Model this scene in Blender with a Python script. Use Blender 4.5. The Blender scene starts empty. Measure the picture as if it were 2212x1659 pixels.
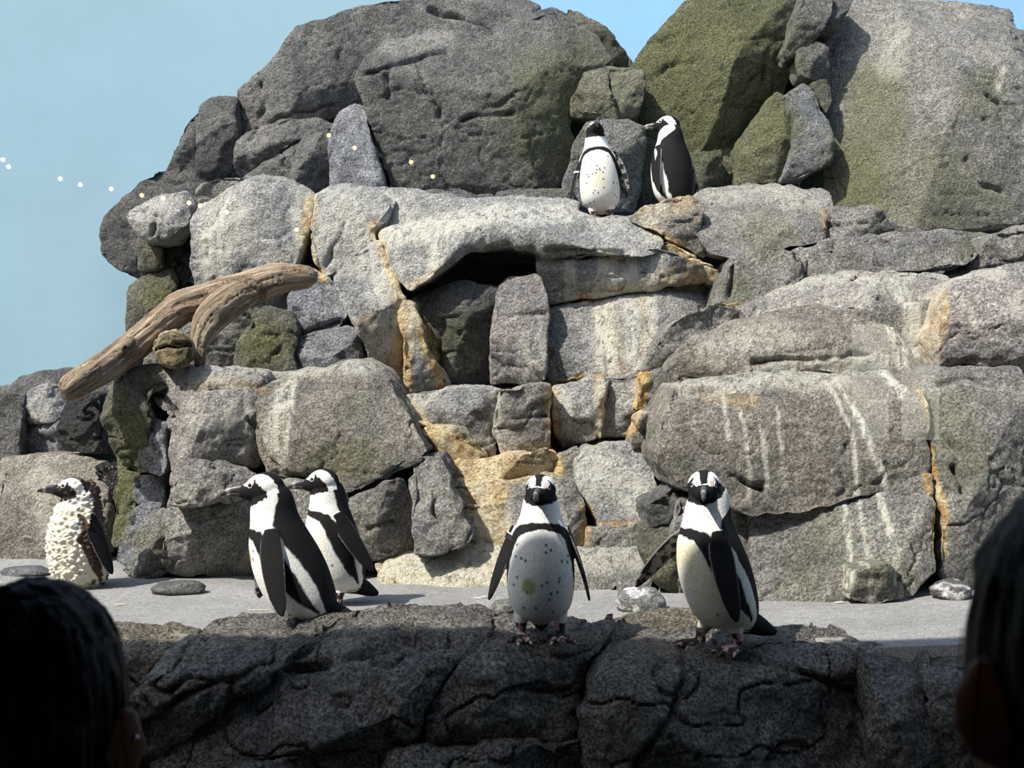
import bpy, bmesh, math, random
import numpy as np
from mathutils import Vector, Matrix, kdtree
from mathutils.bvhtree import BVHTree

random.seed(7)
RNG = np.random.default_rng(7)
scene = bpy.context.scene
COL = scene.collection

# ------------------------------------------------------------------ camera, sky, sun, exposure
F, CX, CY, H = 2600.0, 1106.0, 829.5, 0.89           # focal length in pixels, centre, camera height above the sand
cam_d = bpy.data.cameras.new('camera')
cam_d.sensor_width = 36.0
cam_d.lens = 36.0 * F / 2212.0
cam_d.clip_start = 0.05
cam_d.dof.use_dof = True
cam_d.dof.focus_distance = 5.2
cam_d.dof.aperture_fstop = 9.0
cam = bpy.data.objects.new('camera', cam_d)
COL.objects.link(cam)
cam.location = (0, 0, H)
cam.rotation_euler = (math.pi / 2, 0, 0)
scene.camera = cam

SUN_DIR = Vector((0.50, 0.37, -0.78)).normalized()    # the way the sunlight travels
world = bpy.data.worlds.new('sky_world')
scene.world = world
world.use_nodes = True
wn = world.node_tree
wn.nodes.clear()
w_out = wn.nodes.new('ShaderNodeOutputWorld')
w_bg = wn.nodes.new('ShaderNodeBackground')
w_sky = wn.nodes.new('ShaderNodeTexSky')
w_sky.sky_type = 'NISHITA'
w_sky.sun_disc = False
w_sky.sun_elevation = math.asin(-SUN_DIR.z)
w_sky.sun_rotation = math.atan2(-SUN_DIR.x, -SUN_DIR.y)
w_sky.air_density = 1.2
w_sky.dust_density = 2.0
w_bg.inputs['Strength'].default_value = 0.24
wn.links.new(w_sky.outputs[0], w_bg.inputs['Color'])
wn.links.new(w_bg.outputs[0], w_out.inputs['Surface'])

sun_d = bpy.data.lights.new('sun_offscreen', 'SUN')
sun_d.energy = 7.0
sun_d.angle = math.radians(0.6)
sun_d.color = (1.0, 0.955, 0.88)
sun = bpy.data.objects.new('sun_offscreen', sun_d)
COL.objects.link(sun)
sun.rotation_euler = SUN_DIR.to_track_quat('-Z', 'Y').to_euler()
sun.location = (-4, -4, 8)

vs = scene.view_settings
vs.view_transform = 'Standard'
vs.look = 'None'
vs.gamma = 1.0
vs.use_curve_mapping = False
vs.exposure = 0.2

# ------------------------------------------------------------------ numpy helpers
def at(px, py, Y):
    return Vector(((px - CX) * Y / F, Y, H + (CY - py) * Y / F))

def _hash(ix, iy, iz, seed):
    h = (ix.astype(np.int64) * 374761393 + iy.astype(np.int64) * 668265263 + iz.astype(np.int64) * 2147483647 + seed * 974711) & 0xffffffff
    h = ((h ^ (h >> 13)) * 1274126177) & 0xffffffff
    h = (h ^ (h >> 16)) & 0xffffffff
    return h.astype(np.float64) / 4294967295.0

def vnoise(p, seed=0):
    i = np.floor(p).astype(np.int64)
    f = p - i
    f = f * f * f * (f * (f * 6 - 15) + 10)
    r = 0
    for dx in (0, 1):
        wx = f[:, 0] if dx else 1 - f[:, 0]
        for dy in (0, 1):
            wy = f[:, 1] if dy else 1 - f[:, 1]
            for dz in (0, 1):
                wz = f[:, 2] if dz else 1 - f[:, 2]
                r = r + wx * wy * wz * _hash(i[:, 0] + dx, i[:, 1] + dy, i[:, 2] + dz, seed)
    return r * 2 - 1

def fbm(p, octv=4, seed=0, gain=0.5):
    a, s, t = 1.0, 0, 0
    for k in range(octv):
        s = s + a * vnoise(p * (2.03 ** k) + 17.3 * k, seed + k)
        t += a
        a *= gain
    return s / t

def worley(p, seed=0):
    i = np.floor(p).astype(np.int64)
    f1 = np.full(len(p), 9.0)
    for dx in (-1, 0, 1):
        for dy in (-1, 0, 1):
            for dz in (-1, 0, 1):
                c = i + np.array([dx, dy, dz])
                q = np.stack([c[:, k] + _hash(c[:, 0], c[:, 1], c[:, 2], seed + 31 * k) for k in range(3)], 1)
                f1 = np.minimum(f1, np.linalg.norm(q - p, axis=1))
    return f1

def sstep(a, b, x):
    t = np.clip((x - a) / (b - a), 0, 1)
    return t * t * (3 - 2 * t)

def mesh_co(me):
    v = np.empty(len(me.vertices) * 3)
    me.vertices.foreach_get('co', v)
    return v.reshape(-1, 3)

def set_co(me, v):
    me.vertices.foreach_set('co', np.ascontiguousarray(v).ravel())
    me.update()

def mesh_no(me):
    n = np.empty(len(me.vertices) * 3)
    me.vertex_normals.foreach_get('vector', n)
    return n.reshape(-1, 3)

def edges_of(me):
    e = np.empty(len(me.edges) * 2, dtype=np.int32)
    me.edges.foreach_get('vertices', e)
    return e.reshape(-1, 2)

def laplace(v, e, n, lam=0.5):
    N = len(v)
    deg = np.maximum(np.bincount(e.ravel(), minlength=N), 1)[:, None]
    for _ in range(n):
        s = np.stack([np.bincount(e[:, 0], v[e[:, 1], k], N) + np.bincount(e[:, 1], v[e[:, 0], k], N) for k in range(3)], 1)
        v = v + lam * (s / deg - v)
    return v

def remesh(verts, faces, vox):
    me = bpy.data.meshes.new('tmp')
    me.from_pydata([tuple(v) for v in verts], [], faces)
    bm = bmesh.new(); bm.from_mesh(me)
    bmesh.ops.recalc_face_normals(bm, faces=bm.faces)
    bm.to_mesh(me); bm.free()
    ob = bpy.data.objects.new('tmp', me)
    COL.objects.link(ob)
    m = ob.modifiers.new('r', 'REMESH')
    m.mode = 'VOXEL'; m.voxel_size = vox; m.use_smooth_shade = True
    dg = bpy.context.evaluated_depsgraph_get()
    m2 = bpy.data.meshes.new_from_object(ob.evaluated_get(dg))
    bpy.data.objects.remove(ob); bpy.data.meshes.remove(me)
    m2.materials.clear()
    return m2

def smooth_shade(me):
    me.polygons.foreach_set('use_smooth', np.ones(len(me.polygons), dtype=bool))

def set_attr(me, name, arr):
    a = me.color_attributes.new(name, 'FLOAT_COLOR', 'POINT')
    d = np.ones((len(me.vertices), 4), dtype=np.float32)
    d[:, :3] = arr
    a.data.foreach_set('color', d.ravel())

def seg_dist(P, pts):
    """distance of 2-D points P to the polyline pts"""
    P = np.asarray(P)
    pts = np.asarray(pts, float)
    if len(pts) == 1:
        return np.linalg.norm(P - pts[0], axis=1)
    best = np.full(len(P), 1e9)
    for a, b in zip(pts[:-1], pts[1:]):
        ab = b - a
        t = np.clip(((P - a) @ ab) / max(ab @ ab, 1e-9), 0, 1)
        best = np.minimum(best, np.linalg.norm(P - (a + t[:, None] * ab), axis=1))
    return best

# ------------------------------------------------------------------ object helpers
def link(name, me, mat=None, parent=None):
    ob = bpy.data.objects.new(name, me)
    COL.objects.link(ob)
    if mat is not None and me is not None:
        me.materials.clear(); me.materials.append(mat)
    if parent is not None:
        ob.parent = parent
    return ob

def keep_world(ob, parent):
    """parent without moving a mesh whose vertices are in world space"""
    ob.parent = parent
    ob.matrix_parent_inverse = parent_mat(parent).inverted()

def parent_mat(p):
    return Matrix.LocRotScale(p.location, p.rotation_euler, p.scale)

def tag(o, label=None, cat=None, group=None, kind=None):
    if label: o['label'] = label
    if cat: o['category'] = cat
    if group: o['group'] = group
    if kind: o['kind'] = kind
    return o

def empty(name, loc, rz=0.0, scale=1.0):
    o = bpy.data.objects.new(name, None)
    COL.objects.link(o)
    o.location = loc; o.rotation_euler = (0, 0, rz); o.scale = (scale,) * 3
    o.empty_display_size = 0.05
    return o

def box_mesh(name, x0, x1, y0, y1, z0, z1):
    me = bpy.data.meshes.new(name)
    v = [(x, y, z) for x in (x0, x1) for y in (y0, y1) for z in (z0, z1)]
    f = [(0, 1, 3, 2), (4, 6, 7, 5), (0, 4, 5, 1), (2, 3, 7, 6), (0, 2, 6, 4), (1, 5, 7, 3)]
    me.from_pydata(v, [], f)
    return me

# ------------------------------------------------------------------ materials
class NT:
    def __init__(self, name):
        self.m = bpy.data.materials.new(name)
        self.m.use_nodes = True
        self.t = self.m.node_tree
        self.t.nodes.clear()
        self.out = self.t.nodes.new('ShaderNodeOutputMaterial')
    def n(self, typ, **kw):
        nd = self.t.nodes.new(typ)
        for k, v in kw.items():
            if k.startswith('i_'):
                key = k[2:].replace('_', ' ')
                nd.inputs[key].default_value = v
            else:
                setattr(nd, k, v)
        return nd
    def l(self, a, b):
        self.t.links.new(a, b)
    def noise(self, vec, scale, detail=4, rough=0.55, dist=0.0):
        nd = self.n('ShaderNodeTexNoise')
        nd.inputs['Scale'].default_value = scale
        nd.inputs['Detail'].default_value = detail
        nd.inputs['Roughness'].default_value = rough
        nd.inputs['Distortion'].default_value = dist
        self.l(vec, nd.inputs['Vector'])
        return nd.outputs['Fac']
    def math(self, op, a, b=None, clamp=False, c=None):
        nd = self.n('ShaderNodeMath', operation=op, use_clamp=clamp)
        for i, x in enumerate((a, b, c)):
            if x is None: continue
            if isinstance(x, (int, float)): nd.inputs[i].default_value = x
            else: self.l(x, nd.inputs[i])
        return nd.outputs[0]
    def ramp(self, x, a, b, lo=0.0, hi=1.0):
        nd = self.n('ShaderNodeMapRange', interpolation_type='SMOOTHSTEP')
        self.l(x, nd.inputs['Value'])
        nd.inputs['From Min'].default_value = a; nd.inputs['From Max'].default_value = b
        nd.inputs['To Min'].default_value = lo; nd.inputs['To Max'].default_value = hi
        return nd.outputs[0]
    def mix(self, fac, a, b, blend='MIX'):
        nd = self.n('ShaderNodeMix', data_type='RGBA', blend_type=blend)
        for sock, x in ((nd.inputs[0], fac), (nd.inputs[6], a), (nd.inputs[7], b)):
            if isinstance(x, (int, float)): sock.default_value = x
            elif isinstance(x, tuple): sock.default_value = (*x, 1) if len(x) == 3 else x
            else: self.l(x, sock)
        return nd.outputs[2]
    def bsdf(self, color, rough=0.8, spec=0.3, normal=None, **kw):
        b = self.n('ShaderNodeBsdfPrincipled')
        if isinstance(color, tuple): b.inputs['Base Color'].default_value = (*color, 1)
        else: self.l(color, b.inputs['Base Color'])
        if isinstance(rough, (int, float)): b.inputs['Roughness'].default_value = rough
        else: self.l(rough, b.inputs['Roughness'])
        b.inputs['Specular IOR Level'].default_value = spec
        for k, v in kw.items(): b.inputs[k.replace('_', ' ')].default_value = v
        if normal is not None: self.l(normal, b.inputs['Normal'])
        self.l(b.outputs[0], self.out.inputs['Surface'])
        return b
    def bump(self, h, strength, dist, normal=None):
        nd = self.n('ShaderNodeBump')
        nd.inputs['Strength'].default_value = strength
        nd.inputs['Distance'].default_value = dist
        self.l(h, nd.inputs['Height'])
        if normal is not None: self.l(normal, nd.inputs['Normal'])
        return nd.outputs[0]

def rock_material(name, rough=0.85, spec=0.25, grain=1.0, wet=False):
    t = NT(name)
    co = t.n('ShaderNodeTexCoord').outputs['Object']
    tint = t.n('ShaderNodeAttribute', attribute_name='tint').outputs['Color']
    st = t.n('ShaderNodeAttribute', attribute_name='stain').outputs['Color']
    sep = t.n('ShaderNodeSeparateColor'); t.l(st, sep.inputs[0])
    guano, rust, moss = sep.outputs[0], sep.outputs[1], sep.outputs[2]
    big = t.noise(co, 3.2, 6, 0.6)
    mid = t.noise(co, 17, 6, 0.62, 0.6)
    fin = t.noise(co, 85, 5, 0.7)
    spk = t.noise(co, 230, 3, 0.7)
    # grey variation
    c = t.mix(1.0, tint, t.mix(t.ramp(big, .3, .7), (.74, .75, .77), (1.22, 1.2, 1.15)), 'MULTIPLY')
    c = t.mix(1.0, c, t.mix(t.ramp(mid, .3, .72), (.72, .71, .69), (1.25, 1.25, 1.25)), 'MULTIPLY')
    lo, hi = (.22, 2.1) if wet else (.48, 1.45)
    c = t.mix(1.0, c, t.mix(t.ramp(fin, .36, .66), (lo,) * 3, (hi,) * 3), 'MULTIPLY')
    c = t.mix(1.0, c, t.mix(t.ramp(spk, .3, .7), (.72, .72, .72), (1.25, 1.25, 1.25)), 'MULTIPLY')
    # vertical drip pattern
    mp = t.n('ShaderNodeMapping'); mp.inputs['Scale'].default_value = (26, 26, 1.6)
    t.l(co, mp.inputs['Vector'])
    drip = t.noise(mp.outputs[0], 1.0, 5, 0.65, 0.4)
    # moss
    mm = t.math('MULTIPLY', moss, t.ramp(t.math('ADD', t.math('MULTIPLY', mid, .6), t.math('MULTIPLY', fin, .5)), .36, .62, .25, 1.0))
    mcol = t.mix(t.ramp(fin, .3, .7), (.045, .052, .016), (.22, .23, .062))
    c = t.mix(t.math('MULTIPLY', mm, .8, True), c, mcol)
    # yellow and orange stains
    rm = t.math('MULTIPLY', rust, t.ramp(t.math('ADD', t.math('MULTIPLY', drip, .55), t.math('MULTIPLY', fin, .5)), .38, .62, .15, 1.0), True)
    rcol = t.mix(t.ramp(mid, .38, .64), (.56, .30, .06), (.90, .74, .38))
    c = t.mix(rm, c, rcol)
    # droppings
    gm = t.math('MULTIPLY', guano, t.ramp(t.math('ADD', t.math('MULTIPLY', drip, .8), t.math('MULTIPLY', fin, .28)), .42, .58, .10, 1.0), True)
    c = t.mix(gm, c, t.mix(big, (.80, .79, .72), (.72, .68, .52)))
    # fine relief
    pit = t.n('ShaderNodeTexVoronoi', feature='F1'); pit.inputs['Scale'].default_value = 60
    t.l(co, pit.inputs['Vector'])
    h = t.math('ADD', t.math('MULTIPLY', fin, .9), t.math('MULTIPLY', mid, 1.6))
    h = t.math('ADD', h, t.math('MULTIPLY', spk, .28))
    h = t.math('ADD', h, t.math('MULTIPLY', pit.outputs['Distance'], -.35))
    nrm = t.bump(h, 1.0 * grain, .026)
    r = t.ramp(mid, .35, .65, rough - .12, rough + .08) if wet else rough
    t.bsdf(c, r, spec, nrm)
    return t.m

M_ROCK = rock_material('weathered_rock')
M_WET = rock_material('damp_dark_rock', .5, .5, 1.5, True)
M_DRIP = rock_material('wet_rock', .22, .6, 1.3, True)
M_PEB = rock_material('speckled_stone', .6, .4, .6)

def mat_plain(name, col, rough=.6, spec=.3, **kw):
    t = NT(name); t.bsdf(col, rough, spec, **kw); return t.m

def mat_attr(name, rough=.75, spec=.2, scale=260, bump=.35, dist=.004, vary=.25, stretch=(1, 1, .35)):
    t = NT(name)
    co = t.n('ShaderNodeTexCoord').outputs['Object']
    c = t.n('ShaderNodeAttribute', attribute_name='Col').outputs['Color']
    mp = t.n('ShaderNodeMapping'); mp.inputs['Scale'].default_value = stretch
    t.l(co, mp.inputs['Vector'])
    f = t.noise(mp.outputs[0], scale, 4, .6)
    c2 = t.mix(1.0, c, t.mix(t.ramp(f, .3, .7), (1 - vary,) * 3, (1 + vary * .6,) * 3), 'MULTIPLY')
    t.bsdf(c2, rough, spec, t.bump(f, bump, dist))
    return t.m

M_FEATHER = mat_attr('penguin_feathers', .8, .12, 300, .5, .005, .25)
M_EYE = mat_plain('penguin_eye', (.012, .008, .006), .08, .6)
M_EYERING = mat_plain('pale_eye_ring', (.6, .55, .53), .5)
M_BAND = mat_plain('white_plastic_band', (.85, .85, .85), .35)
M_BANDBLK = mat_plain('black_rubber_band', (.012, .012, .013), .5)

def mat_beak():
    t = NT('beak_horn')
    co = t.n('ShaderNodeTexCoord').outputs['Object']
    c = t.n('ShaderNodeAttribute', attribute_name='Col').outputs['Color']
    f = t.noise(co, 160, 4, .65)
    c = t.mix(1.0, c, t.mix(t.ramp(f, .3, .7), (.6,) * 3, (1.6,) * 3), 'MULTIPLY')
    t.bsdf(c, .38, .45, t.bump(f, .35, .002))
    return t.m
M_BEAK = mat_beak()

def mat_wood():
    t = NT('driftwood')
    c0 = t.n('ShaderNodeAttribute', attribute_name='grain').outputs['Vector']
    mp = t.n('ShaderNodeMapping'); mp.inputs['Scale'].default_value = (3.0, 26, 26)
    t.l(c0, mp.inputs['Vector'])
    g = t.noise(mp.outputs[0], 1.0, 7, .62, 1.1)
    mp2 = t.n('ShaderNodeMapping'); mp2.inputs['Scale'].default_value = (6, 90, 90)
    t.l(c0, mp2.inputs['Vector'])
    g2 = t.noise(mp2.outputs[0], 1.0, 4, .6, .5)
    co = t.n('ShaderNodeTexCoord').outputs['Object']
    b = t.noise(co, 6, 4)
    c = t.mix(t.ramp(g, .3, .72), (.12, .085, .055), (.40, .315, .22))
    c = t.mix(1.0, c, t.mix(t.ramp(g2, .3, .7), (.62,) * 3, (1.25,) * 3), 'MULTIPLY')
    c = t.mix(t.ramp(b, .45, .7, 0, .55), c, (.30, .26, .21))
    h = t.math('ADD', g, t.math('MULTIPLY', g2, .4))
    t.bsdf(c, .8, .2, t.bump(h, 1.0, .018))
    return t.m
M_WOOD = mat_wood()

def mat_cutend():
    t = NT('cut_log_end')
    co = t.n('ShaderNodeTexCoord').outputs['Object']
    n1 = t.noise(co, 14, 5, .6, .8); n2 = t.noise(co, 70, 4, .6)
    c = t.mix(t.ramp(n1, .35, .65), (.05, .048, .026), (.24, .19, .11))
    c = t.mix(1.0, c, t.mix(n2, (.6,) * 3, (1.4,) * 3), 'MULTIPLY')
    t.bsdf(c, .85, .15, t.bump(n2, .8, .01))
    return t.m
M_CUT = mat_cutend()

def mat_sand():
    t = NT('gritty_grey_sand')
    co = t.n('ShaderNodeTexCoord').outputs['Object']
    n0 = t.noise(co, 2.2, 4); n1 = t.noise(co, 28, 5, .65); n2 = t.noise(co, 170, 4, .8)
    c = t.mix(t.ramp(n0, .3, .7), (.215, .212, .206), (.275, .27, .26))
    c = t.mix(1.0, c, t.mix(t.ramp(n1, .3, .7), (.86,) * 3, (1.12,) * 3), 'MULTIPLY')
    c = t.mix(1.0, c, t.mix(t.ramp(n2, .3, .7), (.42,) * 3, (1.6,) * 3), 'MULTIPLY')
    h = t.math('ADD', n1, t.math('MULTIPLY', n2, .7))
    t.bsdf(c, .95, .15, t.bump(h, .7, .008))
    return t.m
M_SAND = mat_sand()

def mat_backdrop(name, col):
    t = NT(name)
    co = t.n('ShaderNodeTexCoord').outputs['Object']
    n0 = t.noise(co, .8, 4, .5); n1 = t.noise(co, 9, 4, .6)
    c = t.mix(t.ramp(n0, .3, .7), tuple(x * .95 for x in col), tuple(x * 1.05 for x in col))
    c = t.mix(1.0, c, t.mix(n1, (.975,) * 3, (1.025,) * 3), 'MULTIPLY')
    t.bsdf(c, .9, .1, t.bump(n1, .05, .01))
    return t.m
M_SKY_L = mat_backdrop('painted_pale_teal', (.265, .395, .465))
M_SKY_R = mat_backdrop('painted_sky_blue', (.26, .46, .76))
M_HALL = mat_plain('hall_dark_paint', (.03, .03, .032), .8)
M_POOL = mat_plain('pool_lining', (.03, .05, .06), .6)

def mat_glass():
    t = NT('viewing_glass')
    tr = t.n('ShaderNodeBsdfTransparent'); tr.inputs[0].default_value = (.985, .99, .985, 1)
    gl = t.n('ShaderNodeBsdfGlossy'); gl.inputs['Roughness'].default_value = 0.0
    fr = t.n('ShaderNodeFresnel'); fr.inputs['IOR'].default_value = 1.45
    mx = t.n('ShaderNodeMixShader')
    t.l(fr.outputs[0], mx.inputs[0]); t.l(tr.outputs[0], mx.inputs[1]); t.l(gl.outputs[0], mx.inputs[2])
    t.l(mx.outputs[0], t.out.inputs['Surface'])
    return t.m
M_GLASS = mat_glass()

def mat_water():
    t = NT('pool_water')
    co = t.n('ShaderNodeTexCoord').outputs['Object']
    b = t.noise(co, 7, 3, .5)
    t.bsdf((.012, .02, .022), .04, .5, t.bump(b, .35, .03))
    return t.m

# ------------------------------------------------------------------ the setting
def structure(name, me, mat):
    o = link(name, me, mat)
    o['kind'] = 'structure'
    return o

def sand_floor():
    nx, ny = 220, 110
    xs = np.linspace(-4.2, 4.2, nx); ys = np.linspace(4.27, 7.4, ny)
    X, Y = np.meshgrid(xs, ys)
    P = np.stack([X.ravel(), Y.ravel(), np.zeros(X.size)], 1)
    fy = 4.25 - .24 * sstep(.95, 1.25, P[:, 0]) - .05 * sstep(-1.1, -1.4, P[:, 0])
    P[:, 1] = fy + (P[:, 1] - 4.27) / (7.4 - 4.27) * (7.4 - fy)
    P[:, 2] = .012 * fbm(P * np.array([1.1, 1.1, 1]), 3, 5) + .004 * fbm(P * 9, 3, 9)
    P[:, 2] += .03 * sstep(.9, 2.2, P[:, 0])
    P[:nx, 2] -= .35
    P[:nx, 1] += .01
    f = [(j * nx + i, j * nx + i + 1, (j + 1) * nx + i + 1, (j + 1) * nx + i) for j in range(ny - 1) for i in range(nx - 1)]
    me = bpy.data.meshes.new('floor'); me.from_pydata([tuple(p) for p in P], [], f); smooth_shade(me)
    return structure('floor', me, M_SAND)
FLOOR = sand_floor()
structure('wall_back', box_mesh('wall_back', -9.0, -.38, 9.4, 9.6, -1.0, 5.2), M_SKY_L)
structure('wall_right', box_mesh('wall_right', -.38, 9.0, 9.42, 9.6, -1.0, 5.2), M_SKY_R)
# the visitors' hall behind the glass
structure('ceiling', box_mesh('ceiling', -5.0, 5.0, -4.5, 2.46, 3.46, 3.6), M_HALL)
structure('wall_hall_rear', box_mesh('wall_hall_rear', -5.0, 5.0, -4.6, -4.5, -.75, 3.46), M_HALL)
structure('wall_hall_left', box_mesh('wall_hall_left', -5.1, -5.0, -4.5, 2.5, -.75, 3.46), M_HALL)
structure('wall_hall_right', box_mesh('wall_hall_right', 5.0, 5.1, -4.5, 2.5, -.75, 3.46), M_HALL)
structure('floor_hall', box_mesh('floor_hall', -5.0, 5.0, -4.5, 2.5, -.85, -.75), M_HALL)
structure('window_1', box_mesh('window_1', -5.0, 5.0, 2.40, 2.402, -.75, 3.46), M_GLASS)
structure('floor_pool', box_mesh('floor_pool', -5.0, 5.0, 2.5, 4.4, -1.1, -1.0), M_POOL)
structure('pool_water', box_mesh('pool_water', -5.0, 5.0, 2.5, 4.3, -.6, -.44), mat_water())

t_ = NT('daylit_window')
e_ = t_.n('ShaderNodeEmission'); e_.inputs[0].default_value = (1.0, .96, .84, 1); e_.inputs[1].default_value = 2.2
t_.l(e_.outputs[0], t_.out.inputs['Surface'])
win = structure('window_2_offscreen', box_mesh('window_2_offscreen', 2.58, 3.33, -4.5, -4.47, .42, 1.39), M_HALL)
for x0, x1 in ((2.62, 2.90), (3.00, 3.29)):
    link('pane_offscreen', box_mesh('pane_offscreen', x0, x1, -4.475, -4.46, .46, 1.35), t_.m, win)
# ------------------------------------------------------------------ rockwork
TINT = {
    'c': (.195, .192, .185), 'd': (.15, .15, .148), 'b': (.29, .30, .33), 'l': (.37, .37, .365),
    'm': (.31, .302, .28), 'o': (.33, .305, .265), 'p': (.38, .355, .345), 'y': (.62, .545, .39),
    'w': (.035, .035, .035), 'k': (.325, .305, .272), 'K': (.37, .32, .235), 'g': (.175, .175, .135),
}
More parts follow.
